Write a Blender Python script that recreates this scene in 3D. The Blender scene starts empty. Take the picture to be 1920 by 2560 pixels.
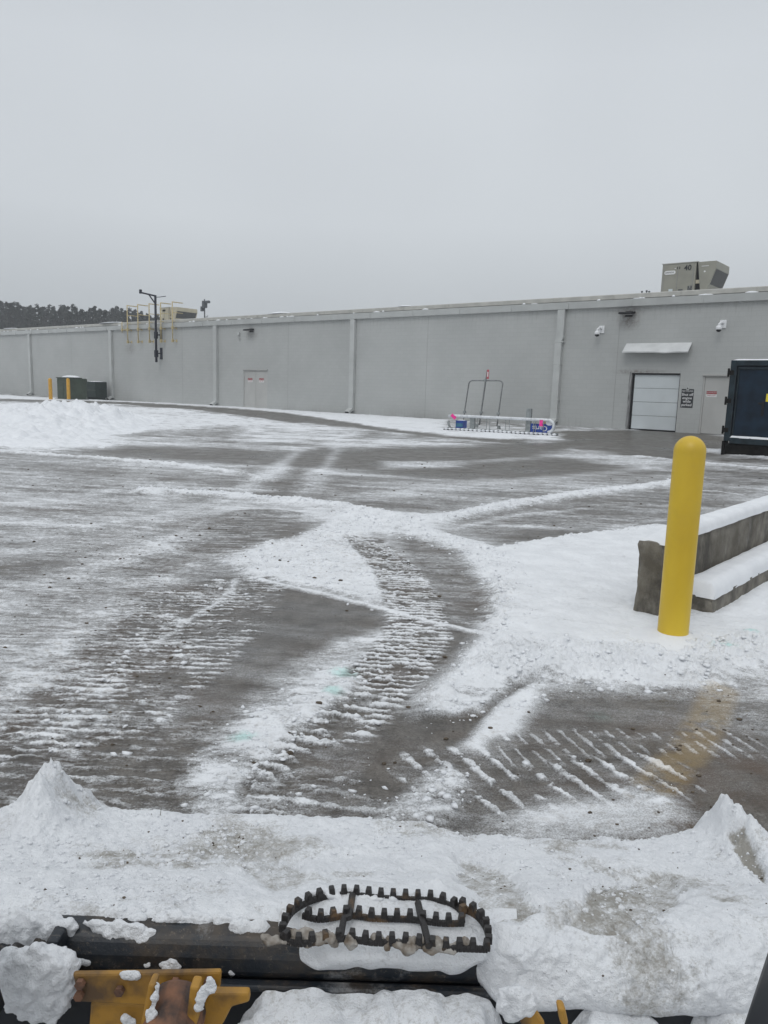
import bpy, bmesh, math, random
import numpy as np
from mathutils import Vector, Matrix
R = math.radians
rnd = random.Random(7)
scene = bpy.context.scene
C = scene.collection

# ------------------------------------------------------------------ camera
CAM_H = 1.44; PITCH = 9.1; ROLL = 1.75; FPX = 1900.0
cp, sp = math.cos(R(PITCH)), math.sin(R(PITCH)); cr, sr = math.cos(R(ROLL)), math.sin(R(ROLL))
cF = np.array([0, cp, -sp]); R0 = np.array([1., 0, 0]); U0 = np.array([0, sp, cp])
cR = cr * R0 + sr * U0; cU = cr * U0 - sr * R0
cam = bpy.data.cameras.new('camera'); camo = bpy.data.objects.new('camera', cam); C.objects.link(camo)
cam.sensor_fit = 'VERTICAL'; cam.sensor_height = 24.0; cam.lens = FPX / 2560 * 24.0
cam.clip_start = 0.05; cam.clip_end = 6000
M4 = Matrix.Identity(4)
for i in range(3):
    M4[i][0] = cR[i]; M4[i][1] = cU[i]; M4[i][2] = -cF[i]
M4[2][3] = CAM_H
camo.matrix_world = M4
scene.camera = camo
scene.view_settings.view_transform = 'Standard'; scene.view_settings.look = 'None'
scene.view_settings.gamma = 1; scene.view_settings.use_curve_mapping = False
scene.view_settings.exposure = 0.06

# ------------------------------------------------------------------ overcast sky + weak soft sun
SUN_EL, SUN_AZ = 52, 200
w = bpy.data.worlds.new('World'); scene.world = w; w.use_nodes = True
nt = w.node_tree; nt.nodes.clear()
def wn(t, **k):
    n = nt.nodes.new(t)
    for a, b in k.items(): setattr(n, a, b)
    return n
bg = wn('ShaderNodeBackground'); out = wn('ShaderNodeOutputWorld')
sky = wn('ShaderNodeTexSky'); sky.sky_type = 'NISHITA'; sky.sun_disc = False
sky.sun_elevation = R(SUN_EL); sky.sun_rotation = R(SUN_AZ); sky.dust_density = 6
hs = wn('ShaderNodeHueSaturation'); hs.inputs['Saturation'].default_value = 0.12
tc = wn('ShaderNodeTexCoord'); sx = wn('ShaderNodeSeparateXYZ'); ramp = wn('ShaderNodeValToRGB')
nz = wn('ShaderNodeTexNoise'); nz.inputs['Scale'].default_value = 1.6; nz.inputs['Detail'].default_value = 3
mx = wn('ShaderNodeMix', data_type='RGBA'); mx.inputs['Factor'].default_value = 0.10
mul = wn('ShaderNodeMix', data_type='RGBA', blend_type='MULTIPLY'); mul.inputs['Factor'].default_value = 1
nr = wn('ShaderNodeValToRGB')
nr.color_ramp.elements[0].position = .3; nr.color_ramp.elements[0].color = (.93, .93, .94, 1)
nr.color_ramp.elements[1].position = .7; nr.color_ramp.elements[1].color = (1.05, 1.05, 1.05, 1)
cr_ = ramp.color_ramp
K = 1.0
stops = [(0.0, (4.0, 4.3, 4.5)), (0.07, (4.7, 5.05, 5.3)), (0.20, (6.1, 6.5, 6.85)), (0.36, (6.2, 6.6, 7.0)), (0.50, (5.3, 5.7, 6.1)), (0.66, (7.2, 7.6, 8.0)), (1.0, (10.4, 10.9, 11.3))]
while len(cr_.elements) < len(stops): cr_.elements.new(0.5)
for e, (p, c) in zip(cr_.elements, stops):
    e.position = p; e.color = (c[0] / 20, c[1] / 20, c[2] / 20, 1)
sc20 = wn('ShaderNodeVectorMath', operation='SCALE'); sc20.inputs['Scale'].default_value = 20
L = nt.links.new
L(tc.outputs['Generated'], sx.inputs[0]); L(sx.outputs['Z'], ramp.inputs[0]); L(ramp.outputs[0], sc20.inputs[0])
L(tc.outputs['Generated'], nz.inputs['Vector']); L(nz.outputs['Fac'], nr.inputs[0])
L(sc20.outputs[0], mul.inputs['A']); L(nr.outputs[0], mul.inputs['B'])
L(sky.outputs[0], hs.inputs['Color']); L(mul.outputs['Result'], mx.inputs['A']); L(hs.outputs[0], mx.inputs['B'])
L(mx.outputs['Result'], bg.inputs['Color']); bg.inputs['Strength'].default_value = 0.1
L(bg.outputs[0], out.inputs[0])
sl = bpy.data.lights.new('sun', 'SUN'); sl.energy = 0.55; sl.angle = R(30); sl.color = (1, .985, .96)
so = bpy.data.objects.new('sun', sl); C.objects.link(so)
so.rotation_euler = (R(90 - SUN_EL), 0, R(180 - SUN_AZ) + R(0))
so.location = (0, -10, 30)

# ------------------------------------------------------------------ helpers: pixels (of the 1920 x 2560 photograph) to points
def ray(px, py):
    return cF + cR * (px - 960) / FPX - cU * (py - 1280) / FPX
def P(px, py, z=None, y=None):
    d = ray(px, py)
    t = (z - CAM_H) / d[2] if z is not None else y / d[1]
    return Vector((d[0] * t, d[1] * t, CAM_H + d[2] * t))
def G(px, py): return P(px, py, z=0)
def onplane(px, py, o, n, z0=0):
    d = ray(px, py); t = ((o[0] * n[0] + o[1] * n[1])) / (d[0] * n[0] + d[1] * n[1])
    return Vector((d[0] * t, d[1] * t, CAM_H + d[2] * t))
# wall frame: x along the wall, y into the building, z up
WA = G(0, 984); WB = G(1568, 1074)
WD = (WB - WA).normalized(); WROT = math.atan2(WD.y, WD.x); WY = Vector((-WD.y, WD.x, 0))
def WL(px, py, off=0.0):
    d = ray(px, py); dv = Vector(d)
    o = WA + WY * off
    t = o.dot(WY) / dv.dot(WY)
    q = dv * t + Vector((0, 0, CAM_H)) - WA
    return (q.dot(WD), q.z)

# ------------------------------------------------------------------ numpy noise
_T = np.random.RandomState(11).rand(256, 256)
def vn(x, y, s=0):
    x = np.asarray(x, float) + s * 17.37; y = np.asarray(y, float) + s * 5.91
    xi = np.floor(x).astype(np.int64); yi = np.floor(y).astype(np.int64)
    fx = x - xi; fy = y - yi; fx = fx * fx * (3 - 2 * fx); fy = fy * fy * (3 - 2 * fy)
    a = _T[xi & 255, yi & 255]; b = _T[(xi + 1) & 255, yi & 255]; c = _T[xi & 255, (yi + 1) & 255]; d = _T[(xi + 1) & 255, (yi + 1) & 255]
    return (a + (b - a) * fx + (c - a) * fy + (a - b - c + d) * fx * fy) * 2 - 1
def fbm(x, y, s=0, o=4, g=.5):
    r = 0; a = 1; t = 0
    ca, sa = math.cos(.6), math.sin(.6)
    for i in range(o):
        r = r + a * vn(x, y, s + i * 3); t += a; a *= g
        x, y = (x * ca - y * sa) * 2.03, (x * sa + y * ca) * 2.03
    return r / t
def sst(a, b, x):
    t = np.clip((x - a) / (b - a), 0, 1); return t * t * (3 - 2 * t)
def vn3(p, s=0):
    return (vn(p[:, 0] + p[:, 2] * .7, p[:, 1] - p[:, 2] * .4, s) + vn(p[:, 1] + 9, p[:, 2] + p[:, 0] * .3, s + 2) + vn(p[:, 2] - p[:, 1] * .5, p[:, 0] + 4, s + 5)) / 1.8
def fbm3(p, s=0, o=3):
    r = 0; a = 1; t = 0
    for i in range(o):
        r = r + a * vn3(p * (2.03 ** i), s + i); t += a; a *= .5
    return r / t

# ------------------------------------------------------------------ object helpers
def tag(o, label=None, cat=None, group=None, kind=None):
    if label: o['label'] = label
    if cat: o['category'] = cat
    if group: o['group'] = group
    if kind: o['kind'] = kind
    return o
def empty(name, loc=(0, 0, 0), rz=0, label=None, cat=None, group=None):
    o = bpy.data.objects.new(name, None); C.objects.link(o); o.location = loc; o.rotation_euler = (0, 0, rz)
    o.empty_display_size = .1
    return tag(o, label, cat, group)
def wall_empty(name, s, off, z, label, cat, group=None):
    return empty(name, WA + WD * s + WY * off + Vector((0, 0, z)), WROT, label, cat, group)
def copy_tree(o, parent=None):
    c = o.copy(); C.objects.link(c); c.parent = parent
    for ch in list(o.children): copy_tree(ch, c)
    return c
class MB:
    def __init__(s): s.v = []; s.f = []; s.m = []; s.pc = []
    def each(s, name, mats, parent=None, **k):
        for p in s.pc:
            q = MB(); q.add(*p); q.build(name, mats, parent, **k)
    def add(s, vs, fs, mi=0):
        s.pc.append((vs, fs, mi)); b = len(s.v); s.v += [tuple(v) for v in vs]; s.f += [tuple(i + b for i in f) for f in fs]; s.m += [mi] * len(fs)
        return s
    def box(s, x0, x1, y0, y1, z0, z1, mi=0):
        vs = [(x, y, z) for z in (z0, z1) for y in (y0, y1) for x in (x0, x1)]
        return s.add(vs, [(0, 2, 3, 1), (4, 5, 7, 6), (0, 1, 5, 4), (2, 6, 7, 3), (0, 4, 6, 2), (1, 3, 7, 5)], mi)
    def prism(s, pts, a, b, axis='y', mi=0):
        # polygon pts extruded between a and b along axis
        n = len(pts)
        def mk(p, q):
            if axis == 'y': return (p[0], q, p[1])
            if axis == 'z': return (p[0], p[1], q)
            return (q, p[0], p[1])
        vs = [mk(p, a) for p in pts] + [mk(p, b) for p in pts]
        fs = [tuple(range(n)), tuple(range(2 * n - 1, n - 1, -1))] + [(i, i + n, (i + 1) % n + n, (i + 1) % n) for i in range(n)]
        return s.add(vs, fs, mi)
    def tube(s, pts, r, n=8, mi=0, cap=True):
        pts = [Vector(p) for p in pts]; rs = r if isinstance(r, (list, tuple)) else [r] * len(pts)
        rings = []
        up = None
        for i, p in enumerate(pts):
            if i == 0: t = pts[1] - p
            elif i == len(pts) - 1: t = p - pts[i - 1]
            else: t = (pts[i + 1] - p).normalized() + (p - pts[i - 1]).normalized()
            t.normalize()
            if up is None or abs(up.dot(t)) > .95: up = Vector((0, 0, 1)) if abs(t.z) < .9 else Vector((1, 0, 0))
            a = t.cross(up).normalized(); b = a.cross(t).normalized(); up = b
            rings.append([p + (a * math.cos(2 * math.pi * k / n) + b * math.sin(2 * math.pi * k / n)) * rs[i] for k in range(n)])
        vs = [v for rg in rings for v in rg]; fs = []
        for i in range(len(rings) - 1):
            for k in range(n):
                fs.append((i * n + k, i * n + (k + 1) % n, (i + 1) * n + (k + 1) % n, (i + 1) * n + k))
        if cap: fs += [tuple(range(n - 1, -1, -1)), tuple(range((len(rings) - 1) * n, len(rings) * n))]
        return s.add(vs, fs, mi)
    def lathe(s, prof, n=32, c=(0, 0, 0), mi=0):
        vs = []; fs = []
        for r, z in prof:
            for k in range(n): vs.append((c[0] + r * math.cos(2 * math.pi * k / n), c[1] + r * math.sin(2 * math.pi * k / n), c[2] + z))
        for i in range(len(prof) - 1):
            for k in range(n): fs.append((i * n + k, i * n + (k + 1) % n, (i + 1) * n + (k + 1) % n, (i + 1) * n + k))
        fs += [tuple(range(n - 1, -1, -1)), tuple(range((len(prof) - 1) * n, len(prof) * n))]
        return s.add(vs, fs, mi)
    def build(s, name, mats, parent=None, smooth=False, bevel=0, seg=2):
        me = bpy.data.meshes.new(name); me.from_pydata(s.v, [], s.f)
        for m in (mats if isinstance(mats, (list, tuple)) else [mats]): me.materials.append(m)
        if any(s.m): me.polygons.foreach_set('material_index', s.m)
        bm = bmesh.new(); bm.from_mesh(me); bmesh.ops.recalc_face_normals(bm, faces=bm.faces); bm.to_mesh(me); bm.free()
        if smooth: me.polygons.foreach_set('use_smooth', [True] * len(me.polygons))
        me.update()
        o = bpy.data.objects.new(name, me); C.objects.link(o); o.parent = parent
        if bevel:
            b = o.modifiers.new('bevel', 'BEVEL'); b.width = bevel; b.segments = seg; b.limit_method = 'ANGLE'; b.angle_limit = R(35)
        return o
def grid_mesh(name, X, Y, Z, mat, attrs=None, parent=None, wrap=False, smooth=True):
    r, c = X.shape
    me = bpy.data.meshes.new(name); n = r * c
    me.vertices.add(n)
    me.vertices.foreach_set('co', np.stack([X, Y, Z], -1).astype(np.float32).ravel())
    ii = np.arange(n).reshape(r, c)
    q = np.stack([ii[:-1, :-1], ii[:-1, 1:], ii[1:, 1:], ii[1:, :-1]], -1).reshape(-1, 4)
    m = len(q)
    me.loops.add(m * 4); me.loops.foreach_set('vertex_index', q.astype(np.int32).ravel())
    me.polygons.add(m); me.polygons.foreach_set('loop_start', (np.arange(m) * 4).astype(np.int32))
    me.polygons.foreach_set('use_smooth', np.ones(m, bool) if smooth else np.zeros(m, bool))
    me.update(calc_edges=True); me.validate()
    for k, a in (attrs or {}).items():
        at = me.attributes.new(k, 'FLOAT', 'POINT'); at.data.foreach_set('value', np.asarray(a, np.float32).ravel())
    me.materials.append(mat)
    o = bpy.data.objects.new(name, me); C.objects.link(o); o.parent = parent
    return o
_ico = {}
def ico(sub):
    if sub not in _ico:
        bm = bmesh.new(); bmesh.ops.create_icosphere(bm, subdivisions=sub, radius=1)
        _ico[sub] = (np.array([v.co[:] for v in bm.verts]), [tuple(v.index for v in f.verts) for f in bm.faces]); bm.free()
    return _ico[sub]
def blob(mb, c, rad, seed, amp=.25, freq=1.6, sub=3, flat=None, mi=0):
    v, f = ico(sub); v = v.copy()
    n = fbm3(v * freq + seed * 3.7, seed % 13)
    v = v * (1 + amp * n)[:, None] * np.array(rad)
    v = v + np.array(c)
    if flat is not None: v[:, 2] = np.maximum(v[:, 2], flat)
    mb.add(v.tolist(), f, mi)

# ------------------------------------------------------------------ materials
def mat(name, col, rough=.6, metal=0, var=.0, vscale=3., bump=0, bscale=40., spec=.5, col2=None, detail=6, stretch=None, coords='Object', ramp_=(.35, .65)):
    m = bpy.data.materials.new(name); m.use_nodes = True; n = m.node_tree; b = n.nodes['Principled BSDF']
    b.inputs['Roughness'].default_value = rough; b.inputs['Metallic'].default_value = metal
    b.inputs['Specular IOR Level'].default_value = spec
    b.inputs['Base Color'].default_value = (*col, 1)
    tc = n.nodes.new('ShaderNodeTexCoord'); mp = n.nodes.new('ShaderNodeMapping')
    n.links.new(tc.outputs[coords], mp.inputs[0])
    if stretch: mp.inputs['Scale'].default_value = stretch
    if var or col2:
        nz = n.nodes.new('ShaderNodeTexNoise'); nz.inputs['Scale'].default_value = vscale; nz.inputs['Detail'].default_value = detail
        n.links.new(mp.outputs[0], nz.inputs['Vector'])
        rp = n.nodes.new('ShaderNodeValToRGB'); rp.color_ramp.elements[0].position = ramp_[0]; rp.color_ramp.elements[1].position = ramp_[1]
        c2 = col2 if col2 else tuple(c * (1 - var) for c in col)
        rp.color_ramp.elements[0].color = (*c2, 1)
        rp.color_ramp.elements[1].color = (*(tuple(min(1, c * (1 + var)) for c in col)), 1)
        n.links.new(nz.outputs['Fac'], rp.inputs[0]); n.links.new(rp.outputs[0], b.inputs['Base Color'])
    if bump:
        nb = n.nodes.new('ShaderNodeTexNoise'); nb.inputs['Scale'].default_value = bscale; nb.inputs['Detail'].default_value = 5
        bp = n.nodes.new('ShaderNodeBump'); bp.inputs['Strength'].default_value = bump; bp.inputs['Distance'].default_value = .01
        n.links.new(tc.outputs['Object'], nb.inputs['Vector']); n.links.new(nb.outputs['Fac'], bp.inputs['Height']); n.links.new(bp.outputs[0], b.inputs['Normal'])
    return m
def nd(m, t, **k):
    n = m.node_tree.nodes.new(t)
    for a, b in k.items(): setattr(n, a, b)
    return n
def lk(m, a, b): m.node_tree.links.new(a, b)
def mixc(m, fac, a, b, bt='MIX'):
    x = nd(m, 'ShaderNodeMix', data_type='RGBA', blend_type=bt)
    for i, v in (('Factor', fac), ('A', a), ('B', b)):
        if hasattr(v, 'is_linked'): lk(m, v, x.inputs[i])
        else: x.inputs[i].default_value = v if i == 'Factor' else (*v, 1)
    return x.outputs['Result']
def noise(m, scale, detail=5, vec=None, rough=.5):
    n = nd(m, 'ShaderNodeTexNoise'); n.inputs['Scale'].default_value = scale; n.inputs['Detail'].default_value = detail; n.inputs['Roughness'].default_value = rough
    if vec is not None: lk(m, vec, n.inputs['Vector'])
    return n.outputs['Fac']
def rmp(m, fac, a, b, ca=(0, 0, 0), cb=(1, 1, 1)):
    r = nd(m, 'ShaderNodeValToRGB'); r.color_ramp.elements[0].position = a; r.color_ramp.elements[1].position = b
    r.color_ramp.elements[0].color = (*ca, 1); r.color_ramp.elements[1].color = (*cb, 1)
    lk(m, fac, r.inputs[0]); return r.outputs[0]
def mth(m, op, a, b=None, c=None, clamp=False):
    n = nd(m, 'ShaderNodeMath', operation=op); n.use_clamp = clamp
    for i, v in enumerate((a, b, c)):
        if v is None: continue
        if hasattr(v, 'is_linked'): lk(m, v, n.inputs[i])
        else: n.inputs[i].default_value = v
    return n.outputs[0]
def attr(m, name):
    a = nd(m, 'ShaderNodeAttribute'); a.attribute_name = name; return a.outputs['Fac']

SNOWC = (.80, .815, .835)
def snow_mat(name, attrs=True, fine=60., bstr=.5, dirtcol=(.33, .315, .285)):
    m = bpy.data.materials.new(name); m.use_nodes = True; b = m.node_tree.nodes['Principled BSDF']
    tc = nd(m, 'ShaderNodeTexCoord').outputs['Object']
    n1 = noise(m, 9, 6, tc); base = mixc(m, rmp(m, n1, .35, .65), (.74, .755, .78), SNOWC)
    if attrs:
        n2 = noise(m, 34, 8, tc, .75); n3 = noise(m, 170, 4, tc, .7)
        s = mth(m, 'ADD', mth(m, 'MULTIPLY', n2, .65), mth(m, 'MULTIPLY', n3, .45))
        d = mth(m, 'SUBTRACT', mth(m, 'ADD', mth(m, 'MULTIPLY', attr(m, 'dirt'), .42), s), .68)
        base = mixc(m, mth(m, 'MULTIPLY', d, 4.2, clamp=True), base, dirtcol)
    lk(m, base, b.inputs['Base Color']); b.inputs['Roughness'].default_value = .65; b.inputs['Specular IOR Level'].default_value = .3
    bp = nd(m, 'ShaderNodeBump'); bp.inputs['Strength'].default_value = bstr; bp.inputs['Distance'].default_value = .006
    hh = mth(m, 'ADD', noise(m, fine, 6, tc, .7), mth(m, 'MULTIPLY', noise(m, fine * 5, 3, tc, .6), .5))
    lk(m, hh, bp.inputs['Height']); lk(m, bp.outputs[0], b.inputs['Normal'])
    return m
M_snow = snow_mat('snow_clean', attrs=False)
M_heap = snow_mat('snow_packed_in_bucket', fine=55., bstr=1.0)
M_bank = snow_mat('snow_bank_rough', attrs=False, fine=5., bstr=.8)
M_soil = mat('frozen_dirt', (.09, .07, .05), .9, var=.4, vscale=60)
M_dirtysnow = mat('slush_dirty', (.40, .38, .35), .6, col2=(.13, .10, .07), vscale=45, bump=.4, bscale=90)

# ground: wet pavement under film of snow
M_ground = bpy.data.materials.new('pavement_with_snow'); M_ground.use_nodes = True
m = M_ground; b = m.node_tree.nodes['Principled BSDF']
tc = nd(m, 'ShaderNodeTexCoord').outputs['Object']
cov = attr(m, 'cov'); dirt = attr(m, 'dirt'); teal = attr(m, 'teal'); paint = attr(m, 'paint'); wet = attr(m, 'wet')
spk = noise(m, 62, 8, tc, .9); big = noise(m, .9, 6, tc, .6); med = noise(m, 9, 6, tc, .65)
asph = mixc(m, rmp(m, big, .35, .65), (.046, .040, .034), (.074, .066, .057))
asph = mixc(m, rmp(m, med, .36, .62), asph, (.122, .112, .100))
asph = mixc(m, rmp(m, spk, .38, .62), mixc(m, 1.0, asph, (.42, .41, .39), 'MULTIPLY'), mixc(m, 1.0, asph, (1.8, 1.8, 1.8), 'MULTIPLY'))
rust = mth(m, 'MULTIPLY', mth(m, 'MULTIPLY', rmp(m, noise(m, 1.7, 8, tc, .7), .46, .66), dirt), 1.0, clamp=True)
asph = mixc(m, rust, asph, (.085, .058, .040))
ypn = mth(m, 'MULTIPLY', paint, rmp(m, noise(m, 7, 6, tc, .7), .36, .50), clamp=True)
asph = mixc(m, mth(m, 'MULTIPLY', ypn, .50), asph, (.30, .21, .085))
dark = mth(m, 'MULTIPLY', wet, .55)
asph = mixc(m, dark, asph, (.045, .044, .043))
# film
f1 = noise(m, 34, 6, tc, .7); f2 = noise(m, 150, 4, tc, .7)
crm = attr(m, 'crm')
mpa = nd(m, 'ShaderNodeMapping'); mpa.inputs['Scale'].default_value = (1, 2.1, 1); lk(m, tc, mpa.inputs[0])
f3 = noise(m, 24, 7, mpa.outputs[0], .72)
fine = mth(m, 'ADD', mth(m, 'MULTIPLY', mth(m, 'SUBTRACT', f2, .5), 1.1), mth(m, 'MULTIPLY', mth(m, 'SUBTRACT', f3, .5), mth(m, 'ADD', .35, mth(m, 'MULTIPLY', crm, 1.5))))
amp = mth(m, 'MULTIPLY', mth(m, 'MULTIPLY', mth(m, 'ADD', cov, .05), mth(m, 'SUBTRACT', 1.14, cov)), 3.8)
cf = mth(m, 'ADD', cov, mth(m, 'MULTIPLY', fine, amp), clamp=True)
cf2 = mth(m, 'POWER', rmp(m, cf, .09, .84), 1.3)
snowc = mixc(m, rmp(m, noise(m, 5, 5, tc), .35, .65), (.72, .735, .755), SNOWC)
snowc = mixc(m, mth(m, 'MULTIPLY', teal, .55, clamp=True), snowc, (.42, .74, .68))
dn = rmp(m, noise(m, 22, 6, tc, .75), .50, .70)
snowc = mixc(m, mth(m, 'MULTIPLY', mth(m, 'MULTIPLY', dn, dirt), .75, clamp=True), snowc, (.27, .235, .19))
snowc = mixc(m, mth(m, 'MULTIPLY', ypn, .35), snowc, (.62, .50, .33))
col = mixc(m, cf2, asph, snowc)
lk(m, col, b.inputs['Base Color'])
rg = mth(m, 'ADD', mth(m, 'MULTIPLY', cf2, .35), mth(m, 'MULTIPLY', rmp(m, noise(m, 3, 5, tc), .3, .7), .15))
rg = mth(m, 'ADD', rg, mth(m, 'SUBTRACT', .31, mth(m, 'MULTIPLY', wet, .22)))
lk(m, rg, b.inputs['Roughness']); b.inputs['Specular IOR Level'].default_value = .30
bp = nd(m, 'ShaderNodeBump'); bp.inputs['Strength'].default_value = .6; bp.inputs['Distance'].default_value = .006
lk(m, mth(m, 'ADD', mth(m, 'MULTIPLY', mth(m, 'MULTIPLY', mth(m, 'ADD', f1, f3), cf2), 1.3), mth(m, 'MULTIPLY', spk, .35)), bp.inputs['Height']); lk(m, bp.outputs[0], b.inputs['Normal'])

# ------------------------------------------------------------------ ground sheet (fine fan of quads towards the horizon)
def W2(pts): return np.array([G(*p)[:2] for p in pts])
def d_line(x, y, pts):
    best = np.full(x.shape, 1e9); 
    for a, b_ in zip(pts[:-1], pts[1:]):
        ab = b_ - a; l2 = max(1e-9, ab @ ab)
        t = np.clip(((x - a[0]) * ab[0] + (y - a[1]) * ab[1]) / l2, 0, 1)
        d = np.hypot(x - a[0] - t * ab[0], y - a[1] - t * ab[1]); best = np.minimum(best, d)
    return best
def d_poly(x, y, pts):
    p = np.vstack([pts, pts[:1]]); d = d_line(x, y, p)
    ins = np.zeros(x.shape, bool)
    for a, b_ in zip(p[:-1], p[1:]):
        c = ((a[1] > y) != (b_[1] > y))
        with np.errstate(divide='ignore', invalid='ignore'):
            ins ^= c & (x < (b_[0] - a[0]) * (y - a[1]) / (b_[1] - a[1] + 1e-12) + a[0])
    return np.where(ins, -d, d)
DK = 1.15732   # display pixels of the 1659-wide view
def D(*pts): return [(a * DK, b_ * DK) for a, b_ in pts]
def Z6(*pts): return [(a / 1.728, 1400 + b_ / 1.728) for a, b_ in pts]
def Z4(*pts): return [(a / 1.728, 1000 + b_ / 1.728) for a, b_ in pts]
def Z5(*pts): return [(960 + a / 1.728, 1000 + b_ / 1.728) for a, b_ in pts]
def Z7(*pts): return [(900 + a / 1.6265, 1600 + b_ / 1.6265) for a, b_ in pts]
def Z1(*pts): return [(a / 2.37, 680 + b_ / 2.37) for a, b_ in pts]
def Z2(*pts): return [(600 + a / 2.37, 680 + b_ / 2.37) for a, b_ in pts]
def Z3(*pts): return [(1220 + a / 2.37, 620 + b_ / 2.37) for a, b_ in pts]
q = np.concatenate([np.arange(1330, 34, -1.3), np.array([30, 25, 20, 15, 11, 8, 5.5, 3.5, 2, 1.2, .8])])
ys = CAM_H * FPX / q
ys = np.concatenate([np.array([-30, -12, -5, -2, 0, 1.0, 1.6]), ys])
rt = np.concatenate([[-12, -5, -2.5, -1.4, -.95, -.78], np.arange(-.66, .66, .00118), [.78, .95, 1.4, 2.5, 5, 12]])
YY, RR = np.meshgrid(ys, rt, indexing='ij'); XX = RR * np.maximum(YY, 3.0)
NR, NC = YY.shape
x = XX; y = YY
dist = np.maximum(y, 2.)
wa = np.clip(dist * .012, .02, .5)
wx = x + wa * fbm(x / (wa * 9), y / (wa * 9), 1, 4, .6); wy = y + wa * fbm(x / (wa * 9), y / (wa * 9), 31, 4, .6)
far = sst(6, 14, y)
ga, gb = G(220, 1124), G(1540, 1190); gd = np.array([gb.x - ga.x, gb.y - ga.y]); gd /= np.linalg.norm(gd)
u = x * gd[0] + y * gd[1]; v = -x * gd[1] + y * gd[0]
n_st = fbm(u * .16, v * 1.1, 3, 5, .6)
n_st2 = fbm(u * .5, v * 4.5, 8, 4, .6)
n_m = fbm(x * 1.3, y * 1.3, 5, 5, .6); n_f = fbm(x * 7, y * 7, 12, 5, .62); n_ff = fbm(x * 24, y * 24, 15, 4, .65)
cv = .52 + .42 * n_st + .22 * n_st2 + .2 * n_m
cv = cv - .02 * far
cv = np.clip(cv, .12, .95)
ht = np.zeros_like(x); dr = .25 + .5 * sst(-.1, .5, fbm(x * .6, y * .6, 44, 4)); tl = np.zeros_like(x); pt = np.zeros_like(x); wt = sst(.1, .6, fbm(x * .8, y * .8, 51, 4)) * .5; ck = np.zeros_like(x); crmap = .45 + .3 * fbm(x * .7, y * .7, 55, 3)
n_cr = fbm(x * 5.5, y * 17, 101, 5, .68); n_cr2 = fbm(x * 13, y * 34, 105, 4, .65)
def poly(pts, val, soft=.1, wgt=1, h=0, chunk=0, rough=0, wpx=True, crv=None):
    """blend coverage towards val inside a polygon traced on the ground"""
    global cv, ht, ck, crmap
    p = W2(pts); d = d_poly(wx if wpx else x, wy if wpx else y, p)
    k = wgt * sst(soft, -soft, d)
    if crv is None: crv = .05 if (val < .2 or val > .8) and not rough else .6
    crmap = crmap * (1 - k) + crv * k
    vv = val + .30 * n_st2 * (val * (1 - val) * 4) + .12 * n_m
    cv = cv * (1 - k) + np.clip(vv, 0, 1) * k
    if h: ht = ht * (1 - k) + (h + rough * n_f * h + rough * .5 * n_ff * h) * k
    else: ht = ht * (1 - k)
    if chunk: ck = np.maximum(ck, k * chunk)
def line(pts, wd, val, soft=None, wgt=1, h=0, chunk=0, gate=0, rough=.6):
    global cv, ht, ck
    p = W2(pts); d = d_line(wx, wy, p); soft = soft or wd * .8
    k = wgt * sst(wd / 2 + soft / 2, wd / 2 - soft / 2, d)
    if gate: k = k * sst(-.35, .25, n_f + gate)
    cv = cv * (1 - k) + val * k
    if h: ht = np.maximum(ht, k * h * (.75 + rough * n_f + rough * .4 * n_ff))
    if chunk: ck = np.maximum(ck, k * chunk)
def tread(pts, wd, bdir, sp_, lo=.22, hi=.95, wgt=1, h=.018, gate=.1, duty=.35, chunk=0, wob=.25):
    """bars of snow left between tyre lugs; bdir = direction of a bar on the ground (degrees from +X)"""
    global cv, ht, ck
    p = W2(pts); d = d_line(wx, wy, p)
    k = wgt * sst(wd / 2 + .04, wd / 2 - .04, d)
    a = R(bdir); ph = (-math.sin(a) * x + math.cos(a) * y) / sp_ + wob * n_m + (wob * .8 + .08) * n_f
    w_ = 1 - np.abs((ph % 1) * 2 - 1)
    g = sst(-.12, .12, fbm(x * 6 + 3, y * 15, 71, 5, .65) + gate)
    bar = sst(1 - duty - .08, 1 - duty + .10, w_ + .30 * n_ff + .22 * n_f) * g
    cv = cv * (1 - k) + (lo + (hi - lo) * bar + .16 * n_f + .1 * n_cr2) * k
    ht = ht * (1 - k * .8) + k * bar * h * .6 * (.8 + .9 * n_ff)
    if chunk: ck = np.maximum(ck, k * bar * chunk)
# --- far lanes
poly([(-900, 935), (0, 988), (150, 996), (540, 1013), (700, 1025), (1120, 1050), (1120, 1085), (1000, 1076), (760, 1047), (620, 1032), (560, 1022), (300, 1006), (0, 999), (-900, 945)], .93, .3, h=.03)
poly([(-300, 992), (0, 998), (290, 1005), (430, 1012), (600, 1023), (700, 1032), (1010, 1078), (1320, 1105), (1330, 1115), (1000, 1082), (860, 1066), (700, 1053), (520, 1028), (300, 1010), (0, 1002), (-300, 996)], .10, .25)
poly([(1390, 1078), (1600, 1074), (1760, 1082), (1830, 1100), (1810, 1143), (1640, 1150), (1560, 1140), (1400, 1110)], .06, .6)
poly([(1120, 1075), (1400, 1085), (1395, 1100), (1250, 1100), (1110, 1090)], .9, .3, h=.02)
line(Z3((410, 1085), (600, 1080), (830, 1078)), .3, .8, .5, h=.03)
poly([(0, 1006), (430, 1022), (700, 1056), (760, 1075), (520, 1100), (380, 1120), (0, 1132)], .86, .6, h=.02, rough=.5)
poly(Z1((1250, 925), (1659, 900), (1659, 960), (1200, 985), (700, 965), (900, 950)), .3, .6, .8)
poly(Z2((0, 870), (480, 910), (760, 940), (640, 1000), (0, 1010)), .8, .5, .8)
poly(Z2((480, 1000), (900, 990), (1500, 1030), (1659, 1080), (1000, 1070), (500, 1040)), .78, .4, .8)
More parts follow.
